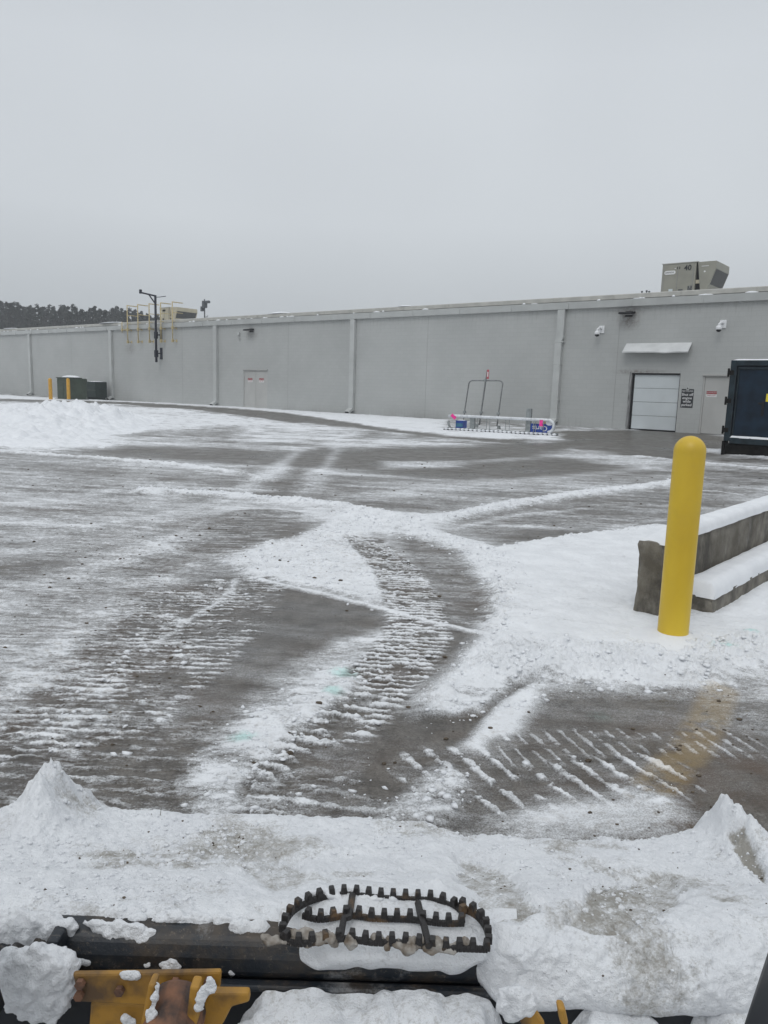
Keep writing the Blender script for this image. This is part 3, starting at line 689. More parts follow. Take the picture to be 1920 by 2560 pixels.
# double door
f = MB(); f.box(dd0, dd0 + .06, .02, .2, 0, ddz); f.box(dd1 - .06, dd1, .02, .2, 0, ddz); f.box(dd0 + .06, dd1 - .06, .02, .2, ddz - .06, ddz); f.box(dd0 - .03, dd1 + .03, -.05, .0, ddz + .0, ddz + .05)
f.build('door_frame', M_door, bld, bevel=.004)
mid = (dd0 + dd1) / 2
def door_sticker(parent, s, z, y=-.002, k=1.0):
    a = MB(); a.box(s - .21 * k, s + .21 * k, y - .004, y, z, z + .12 * k); a.box(s - .21 * k, s + .21 * k, y - .004, y, z - .12 * k, z - .002, 1)
    o = a.build('door_sign', [M_red, M_signw], parent)
    text('DO NOT BLOCK', .055 * k, M_signw, o, (s, y - .006, z + .06 * k), name='sign_text'); text('FIRE EXIT', .085 * k, M_red, o, (s, y - .006, z - .06 * k), name='sign_text')
for i, (a, b_) in enumerate(((dd0 + .065, mid - .008), (mid + .008, dd1 - .065))):
    mb = MB(); mb.box(a, b_, .05, .1, .02, ddz - .065)
    d = mb.build('door_leaf', M_door, bld, bevel=.004); door_sticker(d, (a + b_) / 2, ddz * .74, .048, 1.1)
    h = MB(); hx = a + .015 if i == 0 else b_ - .015
    for hz in (.25, 1.2, 2.1): h.box(hx - .03, hx + .03, .035, .05, hz, hz + .14)
    h.each('hinge', M_trim, d)
back = MB(); back.box(dd0, dd1, .21, .25, 0, ddz + .1); back.box(ds0, ds1, .24, .28, 0, dz1 + .05); back.box(fs0, fs1, .21, .25, 0, fz1 + .1); back.each('opening_backing', M_black, bld)
# overhead dock door
f = MB(); f.box(ds0 - .09, ds0, -.02, .0, 0, dz1 + .06); f.box(ds0 + .0, ds0 + .02, .0, .2, 0, dz1)
f.build('door_jamb', M_jamb, bld); f = MB(); f.box(ds0 + .02, ds1, -.01, .03, dz1 - .05, dz1 + .01); f.box(ds1 - .02, ds1, .0, .2, 0, dz1 - .05); f.build('door_edge_seal', M_black, bld)
od = MB(); nP = 4; dz0 = .05; hh = (dz1 - .06 - dz0) / nP
for k in range(nP):
    od.box(ds0 + .13, ds1 - .035, .07, .12, dz0 + k * hh + .012, dz0 + (k + 1) * hh)
odo = od.build('dock_door', M_dock, bld, bevel=.012)
hm = MB()
for k in range(10): hm.box(ds0 + .25 + k * .22, ds0 + .29 + k * .22, .062, .07, dz0 + hh - .03, dz0 + hh + .03)
hm.each('hinge', M_trim, odo)
sm = MB(); sm.box(ds0 + .13, ds1 - .035, .06, .11, 0.0, .05); sm.build('bottom_seal', M_black, odo)
dk = MB(); dk.box(ds0 + .02, ds0 + .13, .10, .2, 0, dz1); dk.build('door_track', M_black, bld)
# fire exit door
f = MB(); f.box(fs0, fs0 + .07, .02, .2, 0, fz1); f.box(fs1 - .07, fs1, .02, .2, 0, fz1); f.box(fs0 + .07, fs1 - .07, .02, .2, fz1 - .06, fz1); f.box(fs0 - .02, fs1 + .02, -.06, 0, fz1, fz1 + .07)
f.build('door_frame', M_door, bld, bevel=.004)
mb = MB(); mb.box(fs0 + .075, fs1 - .075, .05, .1, .02, fz1 - .065); d = mb.build('fire_exit_door', M_door, bld, bevel=.004)
s, z = WL(*Z3((1325, 866))[0], .05); door_sticker(d, s, z, .048, 1.0)
# canopy over dock door: bent sheet
ca, cz1 = WL(*Z3((822, 565))[0]); cb, _ = WL(*Z3((1210, 560))[0]); cz0 = WL(*Z3((808, 615))[0], -.45)[1]
cn = MB(); N_ = 24; vs = []
for i in range(N_ + 1):
    t = i / N_; s = ca + (cb - ca) * t; sag = .02 * math.sin(t * 7) + .012 * math.sin(t * 17)
    for (yy, zz_) in ((-.002, cz1), (-.22, (cz1 + cz0) / 2 + .02 + sag), (-.45 - sag, cz0 + sag * .8), (-.44 - sag, cz0 - .05 + sag * .6), (-.42, cz0 - .05 + sag * .6), (-.005, cz1 - .06)):
        vs.append((s, yy, zz_))
fs = []
for i in range(N_):
    for j in range(6):
        fs.append((i * 6 + j, i * 6 + (j + 1) % 6, (i + 1) * 6 + (j + 1) % 6, (i + 1) * 6 + j))
fs += [tuple(range(6)), tuple(range(N_ * 6 + 5, N_ * 6 - 1, -1))]
cn.add(vs, fs); M_can = mat('canopy_metal', (.60, .61, .61), .45, var=.08, vscale=2)
cno = cn.build('door_canopy', M_can, bld)

# ------------------------------------------------------------------ wall-mounted things
def wall_light(px, py, lab):
    s, z = WL(px, py)
    t = wall_empty('wall_light', s, 0, z, lab, 'wall light', 'dark wall lights under the gutter')
    a = MB(); a.prism([(-.002, -.12), (-.002, .12), (-.06, .12), (-.06, -.12)], -.16, .16, 'x'); a.build('mounting_box', M_black, t, bevel=.01)
    a = MB(); a.prism([(-.06, .0), (-.06, .10), (-.42, .06), (-.5, -.0), (-.46, -.04)], -.32, .32, 'x'); a.build('lamp_housing', M_black, t, bevel=.02)
    a = MB(); a.box(-.26, .26, -.44, -.12, -.052, -.042); a.build('lens', M_joint, t)
wall_light(629, 826, 'black wall light under the gutter above the double door')
wall_light(1573, 785, 'black wall light above rust stain over the dock canopy')
def camera_dome(px, py, lab):
    s, z = WL(px, py)
    t = wall_empty('security_camera', s, 0, z, lab, 'security camera', 'white security cameras on the wall')
    a = MB(); a.box(-.02, .24, -.05, -.002, -.1, .24); a.build('mounting_plate', M_white, t, bevel=.01)
    a = MB(); a.tube([(.10, -.05, .1), (.08, -.25, .12), (.05, -.36, .05), (.05, -.36, -.02)], .05, 10); a.build('arm', M_white, t, True)
    a = MB(); a.lathe([(.03, .07), (.09, .04), (.12, -.02), (.12, -.10), (.11, -.12)], 20, (.05, -.36, -.06)); h = a.build('housing', M_white, t, True)
    a = MB(); a.lathe([(.10, -.12), (.09, -.17), (.06, -.2), (.01, -.215)], 20, (.05, -.36, -.06)); a.build('dome', M_black, t, True)
camera_dome(1499, 828, 'white dome camera on the wall left of the dock canopy')
camera_dome(1801, 815, 'white dome camera on the wall above the fire exit door')
s, z = WL(598, 838); t = wall_empty('utility_box', s, 0, z, 'small pale box with hanging conduit left of the wall light', 'utility box')
a = MB(); a.box(-.12, .12, -.1, -.002, 0, .18); a.build('box', M_trim, t, bevel=.01); a = MB(); a.tube([(.0, -.05, 0), (.0, -.05, -.25), (.1, -.05, -.33), (.16, -.04, -.2)], .02, 8); a.build('conduit', M_trim, t, True)
s, z = WL(*Z3((1180, 891))[0]); t = wall_empty('no_idling_sign', s, 0, z, 'black no idling notice on the wall between dock door and fire exit', 'sign')
a = MB(); a.box(-.26, .26, -.012, -.002, -.40, .40); a.build('sign_panel', M_signbk, t, bevel=.003)
text('NO IDLING', .10, M_signw, t, (0, -.014, .31), name='lettering', sx=.9); text('Shut off\nengine\nwhile\nparked', .155, M_signw, t, (0, -.014, -.06), name='lettering', bold=.002)
s, z = WL(*Z3((1185, 832))[0]); t = wall_empty('wall_switch', s, 0, z, 'small grey switch box above the no idling notice', 'switch box')
a = MB(); a.box(-.055, .055, -.035, -.002, -.08, .08); a.build('box', M_trim, t, bevel=.008); a = MB(); a.box(-.02, .02, -.045, -.035, -.03, .03); a.build('button', M_black, t)
for (px, py, lab) in ((234, 986.5, 'black bait box at the wall beside the green cabinet end'), (911, 1036, 'black bait box with snow lid beside the tall downspout')):
    g = G(px, py); t = empty('bait_box', (g.x, g.y, 0), WROT, lab, 'bait box', 'bait boxes along the wall')
    a = MB(); a.prism([(-.2, .02), (-.2, .10), (-.14, .2), (.14, .2), (.2, .10), (.2, .02)], -.12, .12, 'y'); a.build('body', M_black, t, bevel=.01)
    a = MB(); blob(a, (0, 0, .2), (.21, .14, .06), 4, .15, flat=.195); o = a.build('bait_box_snow', M_snow, None, True); o.location = (g.x, g.y, .002); o.rotation_euler = (0, 0, WROT)
    tag(o, 'thin snow cap on the ' + ('left' if px < 500 else 'right') + ' bait box by the wall', 'snow', 'snow caps on the bait boxes')

# ------------------------------------------------------------------ mast with arm
M_navy = mat('navy_black_steel', (.010, .013, .024), .5, spec=.2)
off = -.45
def wp(z6x, z6y, o=off):
    s, z = WL(280 + z6x / 5.925, 700 + z6y / 5.925, o); return (s, o, z)
ps, _, pz0 = wp(658, 1218); _, _, pz1 = wp(643, 225)
t = wall_empty('sensor_mast', 0, 0, 0, 'dark steel mast with side arm clamped high on the wall', 'mast')
a = MB(); a.tube([(ps, off, pz0), (ps, off, pz1)], .085, 12); a.build('pole', M_navy, t, True)
a = MB(); q1 = wp(425, 185); a.tube([(ps, off, pz1 - .05), (q1[0], off, q1[2])], .06, 8); q2 = wp(545, 215); a.tube([(ps, off, wp(640, 355)[2]), (q2[0], off, q2[2])], .05, 8); a.build('arm', M_navy, t, True)
a = MB(); a.box(q1[0] - .1, q1[0] + .06, off - .08, off + .08, q1[2] - .08, q1[2] + .22); a.build('sensor_head', M_navy, t, bevel=.02)
a = MB(); q3 = wp(795, 240); a.tube([(ps, off, wp(650, 255)[2]), (ps + (q3[0] - ps) * .4, off, q3[2] - .02), (q3[0], off, q3[2])], .025, 6); a.build('antenna', M_navy, t, True)
for zy in (810, 1085):
    zc = wp(660, zy)[2]
    a = MB(); a.box(ps - .14, ps + .14, -.035, -.003, zc - .42, zc + .42); a.box(ps - .14, ps + .14, -.05, -.035, zc - .4, zc - .3); a.box(ps - .14, ps + .14, -.05, -.035, zc + .3, zc + .4); a.tube([(ps, -.04, zc), (ps, off, zc)], .05, 8)
    a.box(ps - .12, ps + .12, off - .1, off + .1, zc - .28, zc + .22); a.build('wall_bracket', M_navy, t, bevel=.01)
# yellow brackets
M_yel = mat('faded_yellow_steel', (.50, .41, .22), .6, var=.2, vscale=6)
yposts = (225, 380, 548, 718, 890); oy = -.34
rz = None
for i, zx in enumerate(yposts):
    sb, _, zb_ = wp(zx + 10, 925, oy); zt = wp(zx, (372, 365, 352, 340, 328)[i], oy)[2]; zm = wp(zx, (735, 722, 718, 708, 708)[i], oy)[2]
    if rz is None: rz = (zb_, zm, zt)
    t = wall_empty('guard_bracket', sb, 0, 0, ('leftmost tall', 'second tall from left', 'tall middle', 'fourth from left tall', 'rightmost tall')[i] + ' yellow pipe bracket on the wall around the mast', 'bracket', 'yellow pipe brackets hooked over the roof edge')
    a = MB(); a.tube([(0, oy, rz[0]), (0, oy, rz[2])], .04, 8); a.build('upright', M_yel, t, True)
    a = MB(); a.tube([(0, oy, rz[2] - .03), (0, .55, rz[2] - .03)], .035, 8)
    for j, zq in enumerate((rz[2] - .75, rz[2] - 1.35)): a.tube([(0, oy, zq), (0, .55, zq)], .025, 6)
    a.build('top_arm', M_yel, t, True)
    for zq in (rz[0] + .05, rz[1]):
        a = MB(); a.box(-.07, .07, oy - .07, oy + .07, zq - .12, zq + .1); a.tube([(0, oy, zq), (0, -.004, zq - .02)], .03, 8); a.box(-.08, .08, -.012, -.002, zq - .1, zq + .1); a.build('clamp', M_yel, t, bevel=.01)
sb, _, zb_ = wp(152, 825, oy); zt = wp(150, 625, oy)[2]
t = wall_empty('guard_bracket', sb, 0, 0, 'short yellow pipe bracket left of the five tall ones', 'bracket', 'yellow pipe brackets hooked over the roof edge')
a = MB(); a.tube([(0, oy, rz[0] + .75), (0, oy, gz1 + .25)], .035, 8); a.build('upright', M_yel, t, True)
a = MB(); a.box(-.06, .06, oy - .06, oy + .06, rz[1] - .1, rz[1] + .1); a.tube([(0, oy, rz[1]), (0, -.004, rz[1])], .03, 8); a.tube([(0, oy, rz[1]), (.75, oy, rz[1])], .03, 8); a.build('clamp', M_yel, t)
# roof sensor pole
s, z = WL(280 + 1372 / 5.925, 700 + 560 / 5.925, 2.0)
ztop = WL(280 + 1368 / 5.925, 700 + 285 / 5.925, 2.0)[1]
M_gal = mat('galvanised_steel', (.34, .35, .36), .45, metal=.4, var=.2, vscale=12, bump=.1, bscale=50)
M_dgrey = mat('dark_grey_device', (.09, .10, .11), .5)
t = wall_empty('roof_camera_pole', s, 2.0, 0, 'thin grey pole with cameras standing on the roof right of the mast', 'camera pole')
a = MB(); a.tube([(0, 0, 6.0), (0, 0, ztop)], .045, 8); a.build('pole', M_dgrey, t, True)
a = MB(); a.box(-.14, .16, -.14, .14, ztop - .62, ztop - .12); a.build('control_box', M_dgrey, t, bevel=.02)
a = MB(); a.box(.1, .55, -.1, .1, ztop - .3, ztop - .12); a.build('camera_head', M_dgrey, t, bevel=.02)
a = MB(); a.box(-.4, -.16, -.08, .08, ztop - .85, ztop - .5); a.tube([(-.28, 0, ztop - .7), (0, 0, ztop - .7)], .03, 6); a.build('small_box', M_dgrey, t, bevel=.02)
a = MB(); a.tube([(0, 0, ztop - 1.35), (.42, 0, ztop - 1.2)], .015, 6); a.tube([(.15, 0, ztop - 1.5), (.15, 0, ztop - 1.2)], .012, 6); a.tube([(.3, 0, ztop - 1.42), (.3, 0, ztop - 1.12)], .012, 6); a.build('antenna', M_dgrey, t)
for (px, py) in Z3((912, 262), (940, 258), (955, 262)):
    s, z = WL(px, py, 1.0); t = wall_empty('roof_vent', s, 1.0, 0, 'tiny dark vent stub on the roof edge left of the large roof unit', 'roof vent', 'tiny vent stubs on the roof')
    a = MB(); a.lathe([(.03, 0), (.03, z - 6.03), (.05, z - 6.03), (.05, z - 5.99), (.02, z - 5.97)], 10, (0, 0, 6.03)); a.build('pipe', M_dgrey, t)

# ------------------------------------------------------------------ rooftop units
M_unit = mat('unit_sheet_metal', (.27, .265, .225), .5, var=.08, vscale=1.5)
M_unitb = mat('unit_sheet_beige', (.44, .40, .30), .5, var=.08, vscale=1.5)
M_mesh = mat('intake_screen', (.085, .088, .09), .7, var=.3, vscale=30)
M_lab = mat('label_grey', (.55, .60, .62), .5)
def roof_unit(s0, s1, s2, dep, y0, z0, z1, lab, M_, big):
    t = wall_empty('rooftop_unit', s0, y0, z0, lab, 'air conditioner', 'air handling units on the roof')
    Wd = s1 - s0; H = z1 - z0; H2 = s2 - s0
    a = MB(); a.box(0, Wd, 0, dep, 0, H); a.build('cabinet', M_, t, bevel=.015)
    a = MB(); a.box(-.03, Wd + .08, -.03, dep + .03, H, H + .035); a.build('top_cap', M_coping, t)
    a = MB()
    for k in (.04, .46, .92): a.box(Wd * k, Wd * k + .02, -.012, -.001, .05, H - .05)
    a.each('panel_seam', M_dgrey if not big else M_joint, t)
    # slanted hood: wide at the top, narrow below, with screened lower face
    h0 = Wd + .10; top = H2
    hp = [(h0, H - .05), (h0 + (top - h0) * .10, .0), (h0 + (top - h0) * .42, 0), (top, H * .80), (top, H - .0), (h0, H)]
    hp = [(Wd + .06, H), (Wd + .05 + (top - Wd) * .30, 0), (Wd + (top - Wd) * .50, 0), (top, H * .80), (top, H)]
    a = MB(); a.prism(hp, .0, dep, 'y'); hood = a.build('intake_hood', M_, t, bevel=.01)
    p0 = Vector((hp[2][0], 0, .06)); p1 = Vector((hp[3][0], 0, hp[3][1] - .03)); n = Vector((p1.z - p0.z, 0, -(p1.x - p0.x))).normalized() * .006
    a = MB(); a.add([(p0.x + n.x, .08, p0.z + n.z), (p1.x + n.x, .08, p1.z + n.z), (p1.x + n.x, dep - .08, p1.z + n.z), (p0.x + n.x, dep - .08, p0.z + n.z)], [(0, 1, 2, 3)]); a.build('intake_screen', M_mesh, hood)
    a = MB(); a.box(Wd + .0, Wd + .04 + (top - Wd) * .3, .14, dep - .1, 0.0, H * .95); a.build('coil_recess', M_black, t)
    a = MB(); a.box(Wd + .005, Wd + .24, .06, .12, H * .42, H * .52); a.build('cross_strap', M_unitb, t)
    if big:
        a = MB(); n_ = 20; cx, cz, rx, rz_ = Wd * .24, H * .76, .26, .085
        pts = [(cx + (rx - rz_) * (1 if math.cos(q) > 0 else -1) + rz_ * math.cos(q), cz + rz_ * math.sin(q)) for q in [2 * math.pi * (k + .5) / n_ for k in range(n_)]]
        a.prism(pts, -.018, -.002, 'y'); lg = a.build('brand_badge', M_signw, t); text('LENNOX', .10, M_signbk, lg, (cx - .02, -.02, cz), name='badge_text', bold=.001)
        text('40', .34, M_signbk, t, (Wd * .76, -.016, H * .92 - .10), name='unit_number', bold=.006)
        for (u0, u1, v0, v1, mm, nm) in ((.24, .36, .10, .30, M_lab, 'data_label'), (.53, .66, .12, .28, M_mesh, 'vent_grille'), (.69, .72, .12, .22, M_black, 'latch'), (.80, .93, .24, .36, M_mesh, 'control_panel'), (.80, .92, .03, .2, M_mesh, 'control_panel'), (.86, .90, .30, .36, M_signw, 'small_label'), (.45, .47, .84, .91, M_black, 'latch'), (.51, .53, .84, .91, M_black, 'latch'), (.44, .46, .02, .08, M_black, 'latch'), (.52, .54, .02, .08, M_black, 'latch'), (.37, .41, .86, .88, M_signw, 'small_label')):
            a = MB(); a.box(Wd * u0, Wd * u1, -.014, -.001, H * v0, H * v1); a.build(nm, mm, t)
        hx = Wd + (top - Wd) * .45
        a = MB(); a.box(hx - .16, hx + .16, -.012, -.001, H * .87, H * .885); a.build('small_label', M_signw, hood); a = MB(); a.lathe([(.04, 0), (.04, .01)], 12); o = a.build('small_label', M_signw, hood); o.location = (hx, -.001, H * .73); o.rotation_euler = (R(90), 0, 0)
    else:
        for (u0, u1, v0, v1, mm, nm) in ((.06, .20, .72, .84, M_signw, 'small_label'), (.06, .20, .52, .62, M_signw, 'small_label'), (.3, .6, .80, .9, M_black, 'marking'), (.30, .42, .25, .42, M_black, 'latch'), (.10, .2, .25, .33, M_black, 'latch'), (.55, .62, .25, .33, M_black, 'latch')):
            a = MB(); a.box(Wd * u0, Wd * u1, -.014, -.001, H * v0, H * v1); a.build(nm, mm, t)
    return t
yo = 3.0
s0, zt_ = WL(*Z3((1036, 98))[0], yo); s1, _ = WL(*Z3((1236, 88))[0], yo); s2, zt2 = WL(*Z3((1356, 75))[0], yo)
dp_ray = ray(*Z3((1431, 118))[0])
# depth of the unit: intersect far top corner ray with its end plane
o_ = WA + WD * s2; tt = o_.dot(WD) / Vector(dp_ray).dot(WD); dep = (Vector(dp_ray) * tt - WA).dot(WY) - yo
print('unit', s0, s1, s2, zt_, zt2, 'depth', dep)
dep = min(max(dep, 1.5), 2.6)
roof_unit(s0, s1, s2, dep, yo, 6.05, (zt_ + zt2) / 2, 'dark olive air handling unit numbered 40 on the roof above the dock', M_unit, True)
yo = 3.5
s0, zt_ = WL(280 + 705 / 5.925, 700 + 410 / 5.925, yo); s1, _ = WL(280 + 850 / 5.925, 700 + 405 / 5.925, yo); s2, zt2 = WL(280 + 955 / 5.925, 700 + 405 / 5.925, yo)
dr_ = Vector(ray(280 + 1265 / 5.925, 700 + 445 / 5.925)); tt = (WA + WD * s2).dot(WD) / dr_.dot(WD); dep = (dr_ * tt - WA).dot(WY) - yo
print('unit2', s0, s1, s2, zt_, zt2, dep); dep = min(max(dep, 1.5), 4)
roof_unit(s0, s1, s2, dep, yo, 6.05, (zt_ + zt2) / 2, 'pale beige air handling unit on the far roof behind the yellow brackets', M_unitb, False)

# ------------------------------------------------------------------ trees far behind
M_bark = mat('bark', (.05, .045, .04), .9); M_pine = mat('pine_needles', (.026, .034, .029), .9, spec=.1, var=.4, vscale=.5)
def pine(seed, H):
    r = random.Random(seed)
    t = empty('pine_tree', label='dark tall pine in the distant wood line beyond the far end of the roof', cat='tree', group='pines in the far wood line')
    a = MB(); a.tube([(0, 0, 0), (r.uniform(-.2, .2), 0, H * .5), (r.uniform(-.3, .3), 0, H * .97)], [.28, .2, .04], 7)
    for i in range(12):
        z = H * r.uniform(.35, .9); an = r.uniform(0, 6.28); l = (1 - z / H) * H * .22 + .8
        a.tube([(0, 0, z), (math.cos(an) * l, math.sin(an) * l, z + l * .25)], [.06, .02], 4)
    a.build('trunk', M_bark, t)
    a = MB(); vs = []; fs = []
    nb = 120
    for i in range(nb):
        f_ = r.random() ** .85; z = H * (.18 + .82 * f_); an = r.uniform(0, 6.28)
        prof = (1 - f_) ** .9 * H * .17 + .12; l = prof * r.uniform(.35, 1.1)
        c = Vector((math.cos(an) * l, math.sin(an) * l, z)); cs = r.uniform(.35, .8) * (1.2 - .75 * f_)
        for k in range(26):
            d = Vector((r.gauss(0, 1), r.gauss(0, 1), r.gauss(0, .55))) * cs * .55; p = c + d
            u_ = Vector((r.gauss(0, 1), r.gauss(0, 1), r.gauss(0, 1))).normalized(); v_ = u_.cross(Vector((r.gauss(0, 1), r.gauss(0, 1), r.gauss(0, 1)))).normalized()
            q_ = r.uniform(.10, .26); b_ = len(vs); vs += [p + u_ * q_, p - u_ * q_ * .6 + v_ * q_ * .6, p - u_ * q_ * .6 - v_ * q_ * .6]; fs.append((b_, b_ + 1, b_ + 2))
    a.add(vs, fs)
    me = bpy.data.meshes.new('crown'); me.from_pydata([tuple(v) for v in vs], [], fs); me.materials.append(M_pine)
    o = bpy.data.objects.new('crown', me); C.objects.link(o); o.parent = t
    return t
protos = [pine(k, 15.0 + k * .7) for k in range(5)]
r = random.Random(21); nplaced = 0
for i in range(104):
    px = -150 + i * 5.8 + r.uniform(-3, 3)
    py_top = np.interp(px, [-150, 0, 60, 150, 230, 300, 380, 460], [758, 762, 766, 768, 774, 772, 785, 815]) + r.uniform(-8, 11)
    Dp = r.uniform(140, 185)
    p = P(px, py_top, y=Dp)
    o = protos[i] if i < 5 else copy_tree(protos[i % 5])
    o.location = (p.x, p.y, 0); sc_ = p.z / (15.0 + (i % 5) * .7); o.scale = (sc_ * r.uniform(.8, 1.05),) * 2 + (sc_,); o.rotation_euler = (0, 0, r.uniform(0, 6.28))

# ------------------------------------------------------------------ bollards
M_byel = mat('bollard_yellow', (.70, .49, .032), .40, var=.05, vscale=2.5, bump=.06, bscale=8, col2=(.55, .36, .022), stretch=(1, 1, .4))
m = M_byel; b = m.node_tree.nodes['Principled BSDF']; tc = nd(m, 'ShaderNodeTexCoord').outputs['Object']; src = b.inputs['Base Color'].links[0].from_socket
mp = nd(m, 'ShaderNodeMapping'); mp.inputs['Scale'].default_value = (14, 14, 3.5); lk(m, tc, mp.inputs[0])
sc_1 = rmp(m, noise(m, 1.3, 6, mp.outputs[0], .75), .66, .72); sc_2 = rmp(m, noise(m, 3.0, 6, tc, .7), .52, .75)
c_b = mixc(m, mth(m, 'MULTIPLY', sc_1, .45), src, (.20, .15, .05)); c_b = mixc(m, mth(m, 'MULTIPLY', sc_2, .30), c_b, (.42, .30, .06)); lk(m, c_b, b.inputs['Base Color'])
M_borg = mat('bollard_orange_yellow', (.60, .32, .03), .5, var=.12, vscale=4)
def bollard(x, y, H, r_, M_, lab, lean=(0, 0), name='bollard', grp=None):
    t = empty(name, (x, y, 0), 0, lab, 'bollard', grp); t.rotation_euler = (lean[0], lean[1], 0)
    pr = [(r_ * 1.0, -.1), (r_, 0), (r_ * .998, H - r_)] + [(r_ * math.cos(a_), H - r_ + r_ * math.sin(a_)) for a_ in [math.pi / 2 * k / 8 for k in range(1, 8)]] + [(.004, H)]
    a = MB(); a.lathe(pr, 40); a.build('sleeve', M_, t, True)
    return t
g = P(1681, 1592, z=.05); bh_ = onplane(1715, 1089, (g.x, g.y), (0, 1)).z
tb = bollard(g.x, g.y, bh_, .0875, M_byel, 'large smooth yellow bollard standing in snow by the concrete wall', grp=None)
a = MB(); v, f = ico(4); a.lathe([(.32, -.01), (.24, .012), (.14, .03), (.1, .045), (.07, .05)], 40, (g.x, g.y, .035)); o = a.build('snow_mound', M_snow, None, True); tag(o, 'low collar of snow round the foot of the large yellow bollard', 'snow')
for (px, py, h_, M_, lab) in ((127, 1000, .0, M_borg, 'thin orange-yellow bollard standing left of the green cabinet'), (172, 1000.5, .0, M_borg, 'thin faded yellow bollard in front of the green cabinet')):
    g = G(px, py); H = onplane(px - 1, 945, (g.x, g.y), (0, 1)).z
    bollard(g.x, g.y, H, .13, M_, lab, grp='thin bollards before the green cabinets')

# ------------------------------------------------------------------ green transformer cabinets
M_green = mat('transformer_green', (.045, .062, .043), .6, spec=.3, var=.18, vscale=3); M_green2 = mat('cabinet_dark_green', (.014, .026, .022), .6, spec=.2, var=.2, vscale=3)
def Zc(*pts): return [(100 + a_ / 7.541, 900 + b_ / 7.541) for a_, b_ in pts]
gl = G(*Zc((340, 760))[0]); gm_ = G(*Zc((575, 768))[0]); gr_ = G(*Zc((885, 762))[0])
ht_ = onplane(*Zc((318, 335))[0], (gl.x, gl.y), (0, 1)).z
# cabinet aligned with the wall: right end face turned to the camera
s_l, o_l = (gl - WA).dot(WD), (gl - WA).dot(WY)
def wloc(p): return ((p - WA).dot(WD), (p - WA).dot(WY))
sl_, yl_ = wloc(gl); sm_, ym_ = wloc(gm_); srr, yr_ = wloc(gr_)
print('cab', wloc(gl), wloc(gm_), wloc(gr_), ht_)
def px_of(p):
    d = Vector(p) - Vector((0, 0, CAM_H)); return (960 + FPX * d.dot(Vector(cR)) / d.dot(Vector(cF)), 1280 - FPX * d.dot(Vector(cU)) / d.dot(Vector(cF)))
yc0 = -4.6
s0 = WL(142, 950, yc0)[0]; s1 = WL(172.5, 950, yc0)[0]; 
rr_ = Vector(ray(216, 950)); tt = (WA + WD * s1).dot(WD) / rr_.dot(WD); yc1 = (rr_ * tt - WA).dot(WY)
print('cab2', s0, s1, yc0, yc1, 'base px', px_of(WA + WD * s0 + WY * yc0), px_of(WA + WD * s1 + WY * yc0), px_of(WA + WD * s1 + WY * yc1))
yc1 = min(yc1, -1.4)
H = WL(142, 944.5, yc0)[1]
t = wall_empty('transformer_cabinet', s0, yc0, 0, 'large dark green utility transformer cabinet behind the bollards', 'transformer')
Wt = s1 - s0; Dt = yc1 - yc0
a = MB(); a.box(0, Wt, 0, Dt, .02, H); a.build('cabinet', M_green, t, bevel=.03)
a = MB(); a.box(-.06, Wt + .02, -.05, Dt * .75, H, H + .05); a.box(.02, Wt - .02, -.02, -.001, H - .32, H - .28); a.box(Wt * .5, Wt * .5 + .03, -.02, -.001, .1, H - .3); a.build('lid', M_green, t, bevel=.01)
a = MB(); a.box(Wt + .001, Wt + .1, Dt * .8, Dt, H * .85, H * .99); a.build('lifting_lug', M_green, t, bevel=.01)
a = MB(); a.box(-.1, Wt + .15, -.15, Dt + .1, 0, .08); a.build('pad', M_joint, t)
a = MB(); blob(a, (Wt * .55, Dt * .45, 0), (Wt * .55, Dt * .36, .16), 3, .1, flat=0); o = a.build('cabinet_snow', M_snow, None, True); o.location = WA + WD * s0 + WY * yc0 + Vector((0, 0, H + .05)); o.rotation_euler = (0, 0, WROT); tag(o, 'snow cap lying on the large green transformer cabinet', 'snow')
yq0 = -1.6
s0q = WL(212, 960, yq0)[0]; s1q = WL(238.5, 960, yq0)[0]; Hq = WL(225, 954, yq0)[1]; g_ = px_of(WA + WD * s1q + WY * yq0); print('q base', g_, 'want 998')
t = wall_empty('equipment_cabinet', s0q, yq0, 0, 'smaller near-black green cabinet right of the transformer against the wall', 'cabinet')
Wq = s1q - s0q
a = MB(); a.box(0, Wq, 0, 1.0, .18, Hq); a.build('cabinet', M_green2, t, bevel=.05)
a = MB(); a.box(-.01, Wq + .01, -.015, -.001, Hq * .52, Hq * .55); a.box(Wq * .18, Wq * .2, -.015, -.001, .2, Hq - .08); a.each('rib', M_green, t)
a = MB(); a.box(.1, .2, .1, .9, 0, .18); a.box(Wq - .2, Wq - .1, .1, .9, 0, .18); a.each('leg', M_green2, t)
a = MB(); blob(a, (Wq / 2, .5, 0), (Wq * .5, .45, .05), 5, .1, flat=0); o = a.build('cabinet_snow', M_snow, None, True); o.location = WA + WD * s0q + WY * yq0 + Vector((0, 0, Hq)); o.rotation_euler = (0, 0, WROT); tag(o, 'thin snow layer on the smaller near-black cabinet', 'snow')

